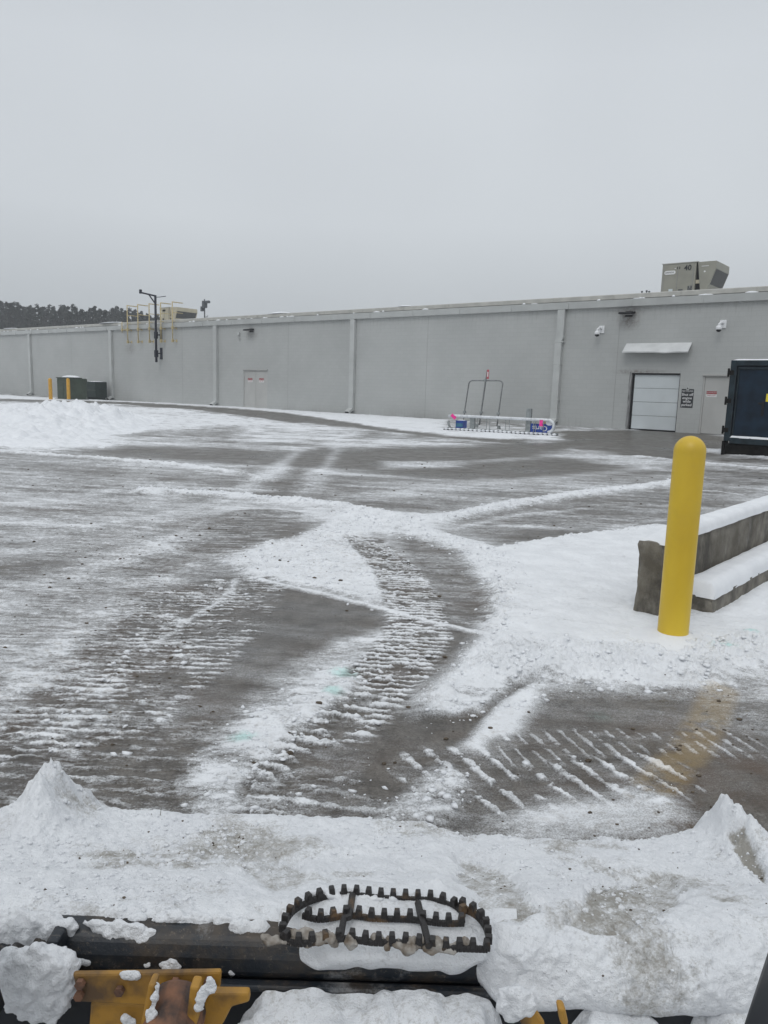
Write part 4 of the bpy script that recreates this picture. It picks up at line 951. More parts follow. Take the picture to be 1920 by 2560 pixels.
# ------------------------------------------------------------------ cart corral rails
def Zk(a_, b_): return (1080 + a_ / 4.88, 900 + b_ / 4.88)
ka = G(*Zk(160, 858)); kb = G(*Zk(1510, 935)); kd = (kb - ka); KL = Vector((kd.x, kd.y, 0)).length; kd = Vector((kd.x, kd.y, 0)).normalized(); krot = math.atan2(kd.y, kd.x); kn = Vector((-kd.y, kd.x, 0))
def K(a_, b_, o=0.0):
    d = Vector(ray(*Zk(a_, b_))); org = Vector((ka.x, ka.y, 0)) + kn * o; tt = org.dot(kn) / d.dot(kn); q_ = d * tt + Vector((0, 0, CAM_H)) - Vector((ka.x, ka.y, 0))
    return (q_.dot(kd), o, q_.z)
print('corral', KL, K(200, 670), K(1450, 730))
M_galr = mat('galvanised_rail', (.62, .64, .66), .4, metal=.25, var=.15, vscale=10)
M_galpost = mat('galvanised_channel', (.27, .29, .29), .45, metal=.4, var=.2, vscale=8)
M_pink = mat('pink_tape', (.85, .03, .30), .6); M_blue = mat('sign_blue', (.012, .055, .30), .4, var=.05); M_teal = mat('box_teal', (.03, .13, .20), .5, var=.3, vscale=4)
t = empty('cart_corral', (ka.x, ka.y, 0), krot, 'galvanised shopping cart corral rail lying low in snow by the wall', 'cart corral')
zr = K(700, 700)[2]; xr0 = K(205, 675)[0]; xr1 = K(1500, 800)[0]
a = MB(); rr = .055; zb = .14
pts = [(xr0, 0, zr - .02), (xr0 + .3, 0, zr)] + [(xr0 + .3 + (xr1 - xr0 - .5) * k / 6, 0, zr) for k in range(1, 7)]
for k in range(1, 9):
    an = math.pi / 2 - math.pi * k / 8; rad = (zr - zb) / 2; pts.append((xr1 - .25 + rad * math.cos(an), 0, (zr + zb) / 2 + rad * math.sin(an)))
a.tube(pts, rr, 10); a.build('top_rail', M_galr, t, True)
a = MB()
pts = [(xr0 + .02, 0, zr - .2)] + [(xr0 - .02 + .12 * (1 - math.cos(k * .3)), 0, zr - .2 - .055 * k) for k in range(1, 6)]
a.tube(pts, .045, 8); a.build('end_loop', M_galpost, t, True)
for (zx, ztop_y, w_) in ((475, 700, .09), (1160, 592, .09)):
    x_, _, _ = K(zx, 850); zt = K(zx, ztop_y)[2]
    a = MB(); a.box(x_ - w_, x_ + w_, .06, .08, 0, zt); a.box(x_ - w_, x_ - w_ + .02, .08, .2, 0, zt); a.box(x_ + w_ - .02, x_ + w_, .08, .2, 0, zt); a.build('channel_post', M_galpost, t)
a = MB()
for zx in (548, 660, 700, 893, 940, 1238, 1262, 1358): x_ = K(zx, 800)[0]; a.tube([(x_, .03, 0.05), (x_, .03, zr - .03)], .012, 6)
a.each('wire_upright', M_galpost, t)
a = MB(); a.box(K(150, 860)[0], K(1520, 930)[0], .1, .2, .03, .12); a.build('base_rail', M_galpost, t)
nl = 26; x0_ = K(150, 860)[0]; x1_ = K(1520, 930)[0]; a = MB(); c_ = MB()
for k in range(nl):
    x_ = x0_ + (x1_ - x0_) * (k + .5) / nl; a.tube([(x_ - .05, -.12, .035), (x_ + .02, .1, .045)], .035, 6); blob(c_, (x_ - .01, .0, .065), (.075, .12, .05), k, .25, sub=2)
a.build('base_grate', M_black, t); o = c_.build('corral_snow', M_snow, None, True); o.location = t.location; o.rotation_euler = (0, 0, krot); tag(o, 'beaded snow along the grate under the cart corral rail', 'snow')
# sign hung upside down
x0_, _, z0_ = K(1145, 870); x1_, _, z1_ = K(1455, 815)
t2 = empty('carts_sign', (ka.x, ka.y, 0), krot, 'blue upside-down carts sign on the right end of the corral', 'sign')
a = MB(); a.box(x0_, x1_, .09, .10, z0_ - .02, z0_ + .29); a.build('sign_panel', M_blue, t2); a = MB(); a.box(x0_, x1_, .09, .10, z0_ - .06, z0_ - .022); a.box(x1_ + .001, x1_ + .01, .09, .1, z0_ - .06, z0_ + .29); a.build('sign_border', M_signw, t2)
text('Carts', .25, M_signw, t2, (x0_ + (x1_ - x0_) * .52, .087, z0_ + .135), rot=(R(90), R(180), 0), name='lettering', bold=.003); text('>', .16, M_signw, t2, (x0_ + (x1_ - x0_) * .31, .087, z0_ + .135), rot=(R(90), R(180), 0), name='lettering')
# teal-blue box at the left
x0_, _, z0_ = K(272, 835); x1_, _, _ = K(350, 840); t3 = empty('blue_sign_box', (ka.x, ka.y, 0), krot, 'small blue boxed sign at the left end of the corral', 'sign box')
zt = K(300, 738)[2]; x2_ = K(400, 800, .3)[0]
a = MB(); a.box(x0_, x2_, .1, .5, .1, zt); a.build('box', M_blue, t3, bevel=.01); a = MB(); a.box(x0_ + .03, x1_ + .03, .09, .099, .16, zt - .1); a.build('face', M_teal, t3)
a = MB(); blob(a, ((x0_ + x2_) / 2, .3, zt), ((x2_ - x0_) / 2, .2, .03), 2, .1, flat=zt); o = a.build('box_snow', M_snow, None, True); o.location = t3.location; o.rotation_euler = (0, 0, krot); tag(o, 'thin snow on top of the small blue boxed sign', 'snow')
# pink tapes
for i, (x_, z_, ang, lab) in enumerate(((K(272, 690)[0], K(272, 690)[2], -.9, 'bright pink tape tied to the left end of the corral rail'), (K(1340, 770)[0], K(1340, 770)[2], -.02, 'bright pink tape hanging near the right end of the corral'))):
    t = empty('pink_tape', (ka.x + kd.x * x_ - kn.x * .08, ka.y + kd.y * x_ - kn.y * .08, z_), krot, lab, 'marking tape', 'pink marking tapes on the corral'); t.rotation_euler = (0, ang, krot)
    a = MB(); vs = []
    for k in range(7):
        for sx_ in (-1, 1): vs.append((sx_ * .06, .012 * math.sin(k * 1.3 + sx_), .11 - k * .037))
    a.add(vs, [(2 * k, 2 * k + 1, 2 * k + 3, 2 * k + 2) for k in range(6)]); o = a.build('ribbon', M_pink, t); md = o.modifiers.new('s', 'SOLIDIFY'); md.thickness = .004
x_, _, z_ = K(1420, 775); t = empty('yellow_tag', (ka.x + kd.x * (x_ - .12), ka.y + kd.y * (x_ - .12), z_), krot, 'pale yellow tag with snow inside the right corral loop', 'tag')
a = MB(); a.box(-.08, .0, .1, .12, -.15, .12); a.build('plate', M_yel, t); a = MB(); blob(a, (.12, .12, .0), (.15, .07, .09), 8, .2, sub=2); a.build('snow_lump', M_snow, t, True)
# tall hoop frame with red tag
fl = G(*Zk(545, 822)); fr = G(*Zk(815, 842)); fd = Vector((fr.x - fl.x, fr.y - fl.y, 0)).normalized(); fn = Vector((-fd.y, fd.x, 0)); frot = math.atan2(fd.y, fd.x)
def Kf(a_, b_):
    d = Vector(ray(*Zk(a_, b_))); org = Vector((fl.x, fl.y, 0)); tt = org.dot(fn) / d.dot(fn); q_ = d * tt + Vector((0, 0, CAM_H)) - org
    return (q_.dot(fd), 0, q_.z)
t = empty('hoop_frame', (fl.x, fl.y, 0), frot, 'tall thin pipe hoop leaning behind the corral with red tag on its mast', 'pipe frame')
M_pipe = mat('thin_pipe', (.20, .21, .21), .5, metal=.3, var=.2, vscale=8)
pA = Kf(382, 760); pB = Kf(395, 640); pC = Kf(450, 285); pD = Kf(465, 262); pE = Kf(490, 250); pF = Kf(820, 252); pG_ = Kf(850, 262); pH = Kf(862, 290); pI = Kf(812, 650); pJ = Kf(792, 810)
a = MB(); a.tube([pA, pB, pC, pD, pE, pF, pG_, pH, pI, pJ], .028, 8); a.build('hoop', M_pipe, t, True)
a = MB(); a.tube([Kf(578, 790), Kf(600, 640), Kf(655, 250), Kf(678, 122)], .035, 8); a.build('mast', M_pipe, t, True)
a = MB()
for c_ in (Kf(397, 635), Kf(600, 640), Kf(808, 655), Kf(650, 250)): a.box(c_[0] - .06, c_[0] + .06, -.05, .05, c_[2] - .05, c_[2] + .05)
a.each('coupling', M_galpost, t, bevel=.01)
a = MB()
for (q1, q2) in ((545, 822), (815, 842)): c_ = Kf(q1, q2); a.box(c_[0] - .05, c_[0] + .05, -.05, .05, -.02, .14)
a.each('foot', M_galpost, t)
a = MB(); c_ = Kf(690, 175); M_redtag = mat('red_tag', (.42, .06, .08), .5); a.box(c_[0] - .05, c_[0] + .06, -.05, -.04, c_[2] - .19, c_[2] + .19); tg = a.build('red_tag', M_redtag, t); a = MB(); a.box(c_[0] - .02, c_[0] + .03, -.056, -.051, c_[2] - .1, c_[2] + .1); a.build('tag_mark', M_signw, tg)

# ------------------------------------------------------------------ dark container at the right
M_cont = mat('container_navy', (.007, .018, .034), .6, spec=.18, var=.35, vscale=3, bump=.15, bscale=12); M_cont2 = mat('container_frame', (.018, .030, .038), .6, spec=.2, var=.3, vscale=5)
M_under = mat('underframe_rusty', (.010, .009, .008), .85, spec=.15, var=.4, vscale=8); M_wood = mat('wood_block', (.13, .09, .06), .8, var=.3, vscale=8)
M_syel = mat('sticker_yellow', (.75, .62, .03), .5)
cg = G(1806, 1137)
def Kc(px, py, o=0.0):
    d = Vector(ray(px, py)); org = Vector((cg.x, cg.y, 0)) + WY * o; tt = org.dot(WY) / d.dot(WY); q_ = d * tt + Vector((0, 0, CAM_H)) - Vector((cg.x, cg.y, 0)); return (q_.dot(WD), q_.z)
def Zq(a_, b_): return (1540 + a_ / 4.366, 800 + b_ / 4.366)
xl = Kc(*Zq(1160, 1000))[0]; ztop = Kc(*Zq(1240, 440))[1]; zl = Kc(*Zq(1180, 1275))[1]
xl = 0.0
print('cont', xl, ztop, zl, cg)
t = empty('roll_off_container', (cg.x, cg.y, 0), WROT, 'dark navy steel container with hinged door at the right edge', 'container')
CW = 2.6; CDp = 6.0
a = MB(); a.box(.08, CW, .05, CDp, zl - .02, ztop - .02); a.build('body', M_cont, t)
a = MB(); a.box(0, .16, -.06, .3, zl - .1, ztop); a.box(.16, CW, -.06, .3, ztop - .14, ztop); a.box(.16, CW, -.10, .3, zl - .16, zl); a.box(CW - .1, CW + .06, -.06, .3, zl - .1, ztop)
a.build('frame', M_cont2, t, bevel=.012)
a = MB(); a.box(.22, CW - .15, -.02, .04, zl + .03, ztop - .19); dd = a.build('door', M_cont, t, bevel=.02)
a = MB(); a.tube([(.215, -.035, zl + .05), (.215, -.035, ztop - .2)], .018, 8); a.tube([(.2, -.035, ztop - .21), (CW - .2, -.035, ztop - .21)], .03, 8); a.build('door_rail', M_cont2, dd)
hs_ = [Kc(*Zq(1210, 575))[1], Kc(*Zq(1175, 880))[1], Kc(*Zq(1140, 1195))[1]]
for hz in hs_:
    a = MB(); a.tube([(-.03, -.08, hz - .11), (-.03, -.08, hz + .11)], .03, 10); a.box(-.02, .1, -.075, -.06, hz - .06, hz + .06); a.build('hinge', M_under, t, bevel=.005)
hx, hz = Kc(*Zq(1605, 965)); a = MB(); a.box(hx - .03, hx + .03, -.06, -.021, hz - .2, hz + .18); a.box(hx - .12, hx - .03, -.05, -.021, hz + .1, hz + .15); a.build('latch', M_black, dd, bevel=.005)
yx, yz = Kc(*Zq(1655, 840)); a = MB(); a.box(yx - .03, yx + .35, -.024, -.0205, yz - .12, yz + .08); a.build('warning_sticker', M_syel, dd)
a = MB(); a.box(.02, CW, .02, CDp, zl - .52, zl - .17); a.box(-.03, .04, -.08, .3, zl - .75, zl - .1); a.build('underframe', M_under, t, bevel=.02)
wx0 = Kc(*Zq(1285, 1440))[0]; a = MB(); a.box(wx0 - .1, wx0 + .2, .1, .5, .0, zl - .5); a.box(wx0 + .55, wx0 + .95, .2, .6, 0, zl - .52); a.each('support_block', M_wood, t, bevel=.01)
a = MB()
for wxx in (1.5, 2.3): a.lathe([(.15, -.12), (.27, -.12), (.3, -.08), (.3, .08), (.27, .12), (.15, .12)], 24); break
o = a.build('wheel', M_black, t); o.location = (1.6, 1.0, .3); o.rotation_euler = (R(90), 0, R(90))
# snow on top and ledge
def snow_slab(name, x0, x1, y0, y1, z, th, lab, loc, rz, seed, nx=60, ny=16, ov=.02, rough=.3, m_=None, sag=None, tapr=0):
    u = np.linspace(0, 1, nx); v = np.linspace(0, 1, ny); U_, V_ = np.meshgrid(u, v)
    X = x0 + (x1 - x0) * U_; Y = y0 + (y1 - y0) * V_
    e = np.minimum(np.minimum(U_ * (x1 - x0), (1 - U_) * (x1 - x0)), np.minimum(V_ * (y1 - y0), (1 - V_) * (y1 - y0)))
    k_ = 1 - np.clip(1 - e / (th * .9), 0, 1) ** 2.2
    Z = z + th * np.sqrt(np.clip(k_, 0, 1)) * (1 + rough * .5 * fbm(X * 4 + seed, Y * 4, seed, 4))
    X = X + .012 * fbm(X * 6, Y * 6 + Z * 9, seed + 3); Y = Y + .012 * fbm(X * 7 + 5, Y * 7, seed + 8) * (k_ < .9)
    if tapr: Z = z + (Z - z) * (.22 + .78 * sst(0, tapr, X - x0))
    Z = np.where(e <= 1e-6, z - .01, Z)
    o = grid_mesh(name, X, Y, Z, m_ or M_snow); o.location = loc; o.rotation_euler = (0, 0, rz); tag(o, lab, 'snow'); return o
snow_slab('container_snow', .0, CW + .05, -.05, CDp, ztop, .05, 'thin white snow layer along the top of the navy container', t.location, WROT, 3)
snow_slab('ledge_snow', .16, CW, -.10, -.01, zl, .045, 'narrow snow strip on the ledge below the container door', t.location, WROT, 5, ny=8)

# ------------------------------------------------------------------ concrete wall with footing
M_conc = bpy.data.materials.new('weathered_concrete'); M_conc.use_nodes = True
m = M_conc; b = m.node_tree.nodes['Principled BSDF']; tc = nd(m, 'ShaderNodeTexCoord').outputs['Object']
c0 = mixc(m, rmp(m, noise(m, 3.5, 7, tc, .65), .35, .65), (.12, .106, .083), (.29, .27, .23))
mp = nd(m, 'ShaderNodeMapping'); mp.inputs['Scale'].default_value = (3.2, 3.2, 1.5); lk(m, tc, mp.inputs[0])
c0 = mixc(m, mth(m, 'MULTIPLY', rmp(m, noise(m, 1.6, 6, mp.outputs[0], .7), .56, .66), .30), c0, (.42, .42, .42))
c0 = mixc(m, mth(m, 'MULTIPLY', rmp(m, noise(m, 1.1, 5, mp.outputs[0], .7), .48, .62), .75), c0, (.045, .04, .034))
c0 = mixc(m, rmp(m, noise(m, 160, 3, tc, .6), .3, .7), mixc(m, 1.0, c0, (.75, .75, .75), 'MULTIPLY'), c0)
lk(m, c0, b.inputs['Base Color']); b.inputs['Roughness'].default_value = .85
bp = nd(m, 'ShaderNodeBump'); bp.inputs['Strength'].default_value = .7; bp.inputs['Distance'].default_value = .01
lk(m, mth(m, 'ADD', noise(m, 14, 7, tc, .7), mth(m, 'MULTIPLY', noise(m, 110, 4, tc, .7), .4)), bp.inputs['Height']); lk(m, bp.outputs[0], b.inputs['Normal'])
e0 = G(1576, 1543); f1 = G(1779, 1552); f2 = G(1960, 1440)
bd = Vector((f2.x - f1.x, f2.y - f1.y, 0)).normalized(); bnv = Vector((bd.y, -bd.x, 0)); brot = math.atan2(bd.y, bd.x)
print('barrier dir', bd, 'foot offset', (f1 - e0).dot(bnv), (f1 - e0).dot(bd))
FO = (f1 - e0).dot(bnv); FA = (f1 - e0).dot(bd)
BL = 9.0; BT = .18; BH = .53
bar = empty('concrete_barrier', (e0.x, e0.y, 0), brot, 'stained concrete wall with stepped footing behind the large yellow bollard', 'concrete wall')
def Bp(px, py, o):  # point on plane parallel to barrier at offset o towards the camera side
    d = Vector(ray(px, py)); org = Vector((e0.x, e0.y, 0)) + bnv * o; tt = org.dot(bnv) / d.dot(bnv); q_ = d * tt + Vector((0, 0, CAM_H)) - Vector((e0.x, e0.y, 0)); return (q_.dot(bd), q_.z)
print('top near corner', Bp(1730, 1358, BT), 'far', Bp(1920, 1261, BT), 'side bottom', Bp(1730, 1430, BT), Bp(1920, 1350, BT), 'foot h', Bp(1779, 1500, FO), Bp(1920, 1425, FO))
# local frame: x along the wall, y = away from camera side (so camera side is -y)
a = MB(); NXb, NZb = 60, 26
def conc_block(mb, x0, x1, y0, y1, z0, z1, seed, res=.03, chip=.012, chipend=0):
    # box shell of jittered grid faces
    def face(fn, nu, nv):
        vs = []; fs = []
        for i in range(nu + 1):
            for j in range(nv + 1): vs.append(fn(i / nu, j / nv))
        for i in range(nu):
            for j in range(nv): fs.append((i * (nv + 1) + j, (i + 1) * (nv + 1) + j, (i + 1) * (nv + 1) + j + 1, i * (nv + 1) + j + 1))
        return vs, fs
    nx = min(160, int((x1 - x0) / res)); ny = max(4, int((y1 - y0) / res)); nz = max(5, int((z1 - z0) / res))
    gx = lambda t: x0 + (x1 - x0) * t ** 1.8
    for fn, nu, nv in ((lambda u, v: (gx(u), y0, z0 + (z1 - z0) * v), nx, nz), (lambda u, v: (gx(u), y1, z0 + (z1 - z0) * v), nx, nz), (lambda u, v: (gx(u), y0 + (y1 - y0) * v, z1), nx, ny), (lambda u, v: (x0, y0 + (y1 - y0) * u, z0 + (z1 - z0) * v), ny, nz), (lambda u, v: (x1, y0 + (y1 - y0) * u, z0 + (z1 - z0) * v), ny, nz)):
        vs, fs = face(fn, nu, nv)
        A = np.array(vs)
        n1 = fbm3(A * 9 + seed, seed); n2 = fbm3(A * 9 + seed + 50, seed + 1)
        ex = np.exp(-np.minimum(A[:, 0] - x0, 9) / .03); ez = np.exp(-(z1 - A[:, 2]) / .03); eyA = np.exp(-np.minimum(A[:, 1] - y0, y1 - A[:, 1]) / .03)
        corner = np.clip(ex * ez + ex * eyA + ez * eyA, 0, 1.5)
        cxm = (x0 + x1) / 2; cym = (y0 + y1) / 2
        bite = corner * np.clip(.35 + n1, 0, 1) * chip * 2.2
        A[:, 0] += bite + chip * .3 * n2 * (A[:, 0] < x0 + .2); A[:, 1] += np.sign(cym - A[:, 1]) * bite * .8; A[:, 2] -= bite * .7
        if chipend:
            # large broken notch along the far vertical corner of the end face
            kk = np.exp(-((A[:, 1] - y1) / .04) ** 2) * np.exp(-(A[:, 0] - x0) / .08) * np.clip(.35 + 1.6 * fbm(A[:, 2] * 7, A[:, 2] * 0, 17, 4), 0, 1.2) * (A[:, 2] > .12)
            A[:, 1] -= kk * .018
        mb.add(A.tolist(), fs)
conc_block(a, 0, BL, -BT, 0, 0, BH, 3, chip=.014, chipend=1)
a.build('wall_block', M_conc, bar)
a = MB(); conc_block(a, FA, BL, -FO, -BT - .002, 0, .155, 8, chip=.010); a.build('footing', M_conc, bar)
bl = (e0.x, e0.y, 0)
snow_slab('wall_snow', .02, BL, -BT - .012, -.005, BH - .01, .065, 'thick rounded snow cap along the top of the concrete wall', bl, brot, 7, nx=420, ny=36, rough=.15, tapr=.45)
snow_slab('footing_snow', FA + .01, BL, -FO - .0, -BT + .01, .15, .10, 'thick rounded snow cap on the footing ledge of the concrete wall', bl, brot, 9, nx=260, ny=40, rough=.2)

exec_machine = True
# ------------------------------------------------------------------ loader seen from its cab
M_steel = bpy.data.materials.new('worn_black_steel'); M_steel.use_nodes = True
m = M_steel; b = m.node_tree.nodes['Principled BSDF']; tc = nd(m, 'ShaderNodeTexCoord').outputs['Object']
c0 = mixc(m, rmp(m, noise(m, 9, 7, tc, .7), .45, .62), (.010, .014, .020), (.055, .042, .030))
mp = nd(m, 'ShaderNodeMapping'); mp.inputs['Scale'].default_value = (3, 40, 40); mp.inputs['Rotation'].default_value = (0, .2, .2); lk(m, tc, mp.inputs[0])
c0 = mixc(m, mth(m, 'MULTIPLY', rmp(m, noise(m, 2.5, 5, mp.outputs[0], .7), .60, .68), .35), c0, (.17, .15, .12))
c0 = mixc(m, mth(m, 'MULTIPLY', rmp(m, noise(m, 6, 10, tc, .8), .54, .66), .38), c0, (.50, .51, .52))
c0 = mixc(m, mth(m, 'MULTIPLY', rmp(m, noise(m, 90, 4, tc, .8), .58, .66), .5), c0, (.16, .13, .10))
lk(m, c0, b.inputs['Base Color']); lk(m, mth(m, 'ADD', mth(m, 'MULTIPLY', noise(m, 14, 5, tc), .4), .25), b.inputs['Roughness'])
bp = nd(m, 'ShaderNodeBump'); bp.inputs['Strength'].default_value = .4; bp.inputs['Distance'].default_value = .004
lk(m, noise(m, 40, 6, tc, .7), bp.inputs['Height']); lk(m, bp.outputs[0], b.inputs['Normal'])
M_cyel = mat('machine_yellow', (.38, .20, .030), .6, var=.0, col2=(.10, .06, .03), vscale=9, bump=.3, bscale=30, detail=10, ramp_=(.34, .46))
M_rub = mat('cab_trim_black', (.006, .008, .012), .5)
M_rust = mat('rusty_steel', (.19, .09, .05), .8, var=.3, vscale=30, col2=(.05, .035, .03), bump=.4, bscale=50)
M_step = mat('step_steel', (.022, .020, .020), .55, col2=(.14, .085, .04), vscale=22, detail=6, bump=.4, bscale=80, ramp_=(.28, .42))
ldr = empty('skid_steer', (0, 0, 0), 0, 'snow-filled loader bucket and yellow coupler of the machine we look out from', 'loader')
BW = .885
a = MB()  # bucket shell: back, floor, lip
prof = [(1.185, .50), (1.19, .50), (1.20, .49), (1.22, .46), (1.24, .30), (1.30, .14), (1.42, .06), (1.9, .03), (1.98, .015), (1.98, .0), (1.40, .02), (1.22, .10), (1.17, .30), (1.185, .45)]
a.prism(prof, -BW, BW, 'x'); a.build('bucket_shell', M_steel, ldr)
a = MB(); a.prism([(1.128, .50), (1.140, .524), (1.160, .534), (1.184, .534), (1.19, .52), (1.18, .46), (1.14, .455), (1.128, .468)], -BW - .05, BW + .05, 'x'); a.build('top_beam', M_steel, ldr, bevel=.008)
a = MB(); a.box(-BW, BW, 1.108, 1.127, .455, .466); a.build('beam_flange', M_steel, ldr, bevel=.004)
for sx_ in (-1, 1):
    a = MB(); a.prism([(1.18, .54), (1.35, .51), (1.60, .44), (1.74, .40), (1.84, .32), (1.97, .02), (1.30, .02), (1.18, .2)], sx_ * BW - .008, sx_ * BW + .012, 'x'); a.build('side_plate', M_steel, ldr, bevel=.003)
# vertical seam plate on the beam left, coupler pieces
xs_ = P(165, 2400, y=1.15).x
a = MB(); a.box(xs_ - .010, xs_ + .010, 1.10, 1.15, .40, .545); a.build('gusset', M_steel, ldr, bevel=.004)
def quadplate(name, pts_px, yv, th, M_, y2=None, parent=ldr, bev=.004):
    """plate whose outline stands in a plane across the machine at distance yv"""
    vs = [P(px, py, y=yv) for px, py in pts_px]; n_ = len(vs); cs = list(vs) + [v_ + Vector((0, th, 0)) for v_ in vs]
    a = MB(); a.add(cs, [tuple(range(n_)), tuple(range(2 * n_ - 1, n_ - 1, -1))] + [(i, (i + 1) % n_, (i + 1) % n_ + n_, i + n_) for i in range(n_)]); return a.build(name, M_, parent, bevel=bev)
def ZL(a_, b_): return (a_ / 1.728, 1900 + b_ / 1.728)
def ZR(a_, b_): return (960 + a_ / 1.728, 1900 + b_ / 1.728)
quadplate('coupler_plate', [ZL(310, 925), ZL(955, 915), ZL(950, 990), ZL(855, 1075), ZL(640, 1065), ZL(340, 1048)], 1.06, .010, M_cyel)
quadplate('coupler_plate', [ZL(390, 1050), ZL(660, 1062), ZL(840, 1080), ZL(830, 1200), ZL(380, 1200)], 1.075, .02, M_cyel)
quadplate('coupler_rib', [ZL(640, 970), ZL(672, 972), ZL(640, 1150), ZL(605, 1150)], .99, .025, M_cyel)
quadplate('coupler_rib', [ZL(820, 980), ZL(860, 985), ZL(850, 1150), ZL(800, 1150)], .99, .025, M_cyel)
quadplate('coupler_arm', [ZL(905, 1005), ZL(1075, 1008), ZL(1078, 1048), ZL(1000, 1070), ZL(960, 1150), ZL(850, 1150), ZL(870, 1075)], 1.03, .015, M_cyel)
quadplate('coupler_arm', [ZR(590, 1105), ZR(660, 1090), ZR(700, 1150), ZR(590, 1150)], 1.02, .012, M_cyel)
quadplate('coupler_rib', [ZR(752, 1075), ZR(785, 1078), ZR(800, 1150), ZR(765, 1150)], .98, .02, M_cyel)
a = MB(); c_ = P(*ZL(740, 1120), y=1.0); a.tube([(c_.x, .94, c_.z - .03), (c_.x, 1.05, c_.z - .01)], .045, 20); a.build('pin_boss', M_rust, ldr, bevel=.006)
for (bx_, by_) in ((350, 960), (345, 1010), (905, 950), (520, 990), (760, 955)):
    c_ = P(*ZL(bx_, by_), y=1.058); a = MB(); a.tube([c_, c_ + Vector((0, -.008, 0))], .008, 6); a.build('bolt', M_rust, ldr)
# dark frame behind lower pieces
a = MB(); a.box(-1.0, 1.0, 1.12, 1.165, .05, .454); a.build('back_frame', M_rub, ldr)
a = MB(); p0_ = P(*ZL(0, 850), y=1.02); p1_ = P(*ZL(40, 1140), y=.9); a.tube([(p0_.x - .09, p0_.y, p0_.z + .06), (p1_.x - .06, p1_.y, p1_.z)], .05, 12); a.build('lift_cylinder', M_rub, ldr, True)
# cab pillar, lower right corner, close to the eye
def near(px, py, dz):
    d = Vector(ray(px, py)); return Vector((0, 0, CAM_H)) + d * dz
p0_, p1_ = near(1932, 2390, .62), near(1872, 2600, .52)
dv = (p1_ - p0_); a = MB(); off_ = Vector(cR) * .03
a.tube([p0_ + off_ - dv * .05, p1_ + off_ + dv * .5], [.028, .03], 12); a.build('cab_pillar', M_rub, ldr, True)

# traction step on the bucket edge
st_par = MB()
zs = .565
def S_(a_, b_, z=zs): return P(640 + a_ / 2.592, 2180 + b_ / 2.592, z=z)
def strip(mb, pts, hgt=.010, th=.0060, tooth=.0215, tw=.0115, th_h=.012):
    # vertical serrated strip following pts (on z=zs plane)
    P_ = [Vector(p) for p in pts]; carry = tooth / 2
    for p, q_ in zip(P_[:-1], P_[1:]):
        d = (q_ - p); L_ = d.length; d.normalize(); n = Vector((-d.y, d.x, 0)) * th / 2
        vs = [p - n, p + n, q_ + n, q_ - n]; up = Vector((0, 0, hgt)); dn_ = Vector((0, 0, 0))
        vv = [v_ + dn_ for v_ in vs] + [v_ + up for v_ in vs]
        mb.add(vv, [(0, 3, 2, 1), (4, 5, 6, 7), (0, 1, 5, 4), (1, 2, 6, 5), (2, 3, 7, 6), (3, 0, 4, 7)])
        k_ = carry
        while k_ < L_:
            c = p + d * k_; e1 = c - d * tw / 2; e2 = c + d * tw / 2; e3 = c - d * tw * .36; e4 = c + d * tw * .36; n2 = n * 1.9
            vv = [e1 - n2, e1 + n2, e2 + n2, e2 - n2]; vv = [v_ + up * .9 for v_ in vv] + [w_ + up + Vector((0, 0, th_h)) for w_ in (e3 - n2, e3 + n2, e4 + n2, e4 - n2)]
            mb.add(vv, [(0, 3, 2, 1), (4, 5, 6, 7), (0, 1, 5, 4), (1, 2, 6, 5), (2, 3, 7, 6), (3, 0, 4, 7)]); k_ += tooth
        carry = k_ - L_
def spl(pts, n=24):
    P_ = [Vector(p) for p in pts]; out_ = []
    for i in range(len(P_) - 1):
        a0 = P_[max(i - 1, 0)]; a1 = P_[i]; a2 = P_[i + 1]; a3 = P_[min(i + 2, len(P_) - 1)]
        for k in range(n // 4):
            t_ = k / (n // 4); out_.append(.5 * ((2 * a1) + (-a0 + a2) * t_ + (2 * a0 - 5 * a1 + 4 * a2 - a3) * t_ ** 2 + (-a0 + 3 * a1 - 3 * a2 + a3) * t_ ** 3))
    out_.append(P_[-1]); return out_
step = MB(); strip(step, spl([S_(165, 440), S_(190, 350), S_(250, 265), S_(370, 200), S_(500, 170), S_(620, 165), S_(800, 185), S_(1000, 195), S_(1170, 205), S_(1290, 250), S_(1350, 300)]))
step.build('foot_step', M_step, ldr, bevel=.001)
step = MB(); strip(step, spl([S_(300, 300), S_(420, 325), S_(600, 300), S_(780, 320), S_(1000, 325), S_(1200, 350), S_(1350, 350)])); step.build('foot_step', M_step, ldr, bevel=.001)
step = MB(); strip(step, spl([S_(165, 440), S_(230, 475), S_(330, 480), S_(560, 450), S_(760, 475), S_(960, 480), S_(1200, 510), S_(1360, 515), S_(1500, 520)])); step.build('foot_step', M_step, ldr, bevel=.001)
step = MB(); strip(step, spl([S_(1300, 240), S_(1410, 290), S_(1475, 360), S_(1500, 440), S_(1505, 520)]), .012, tooth=.02); step.build('foot_step', M_step, ldr, bevel=.001)
for pl in ([(625, 150), (605, 290), (570, 300), (545, 430)], [(1050, 200), (1075, 320), (1090, 350), (1120, 480)]):
    s_m = MB(); s_m.tube([S_(*p, z=zs + .012) for p in pl], .006, 8); s_m.build('step_crossbar', M_step, ldr)
fuse2 = []
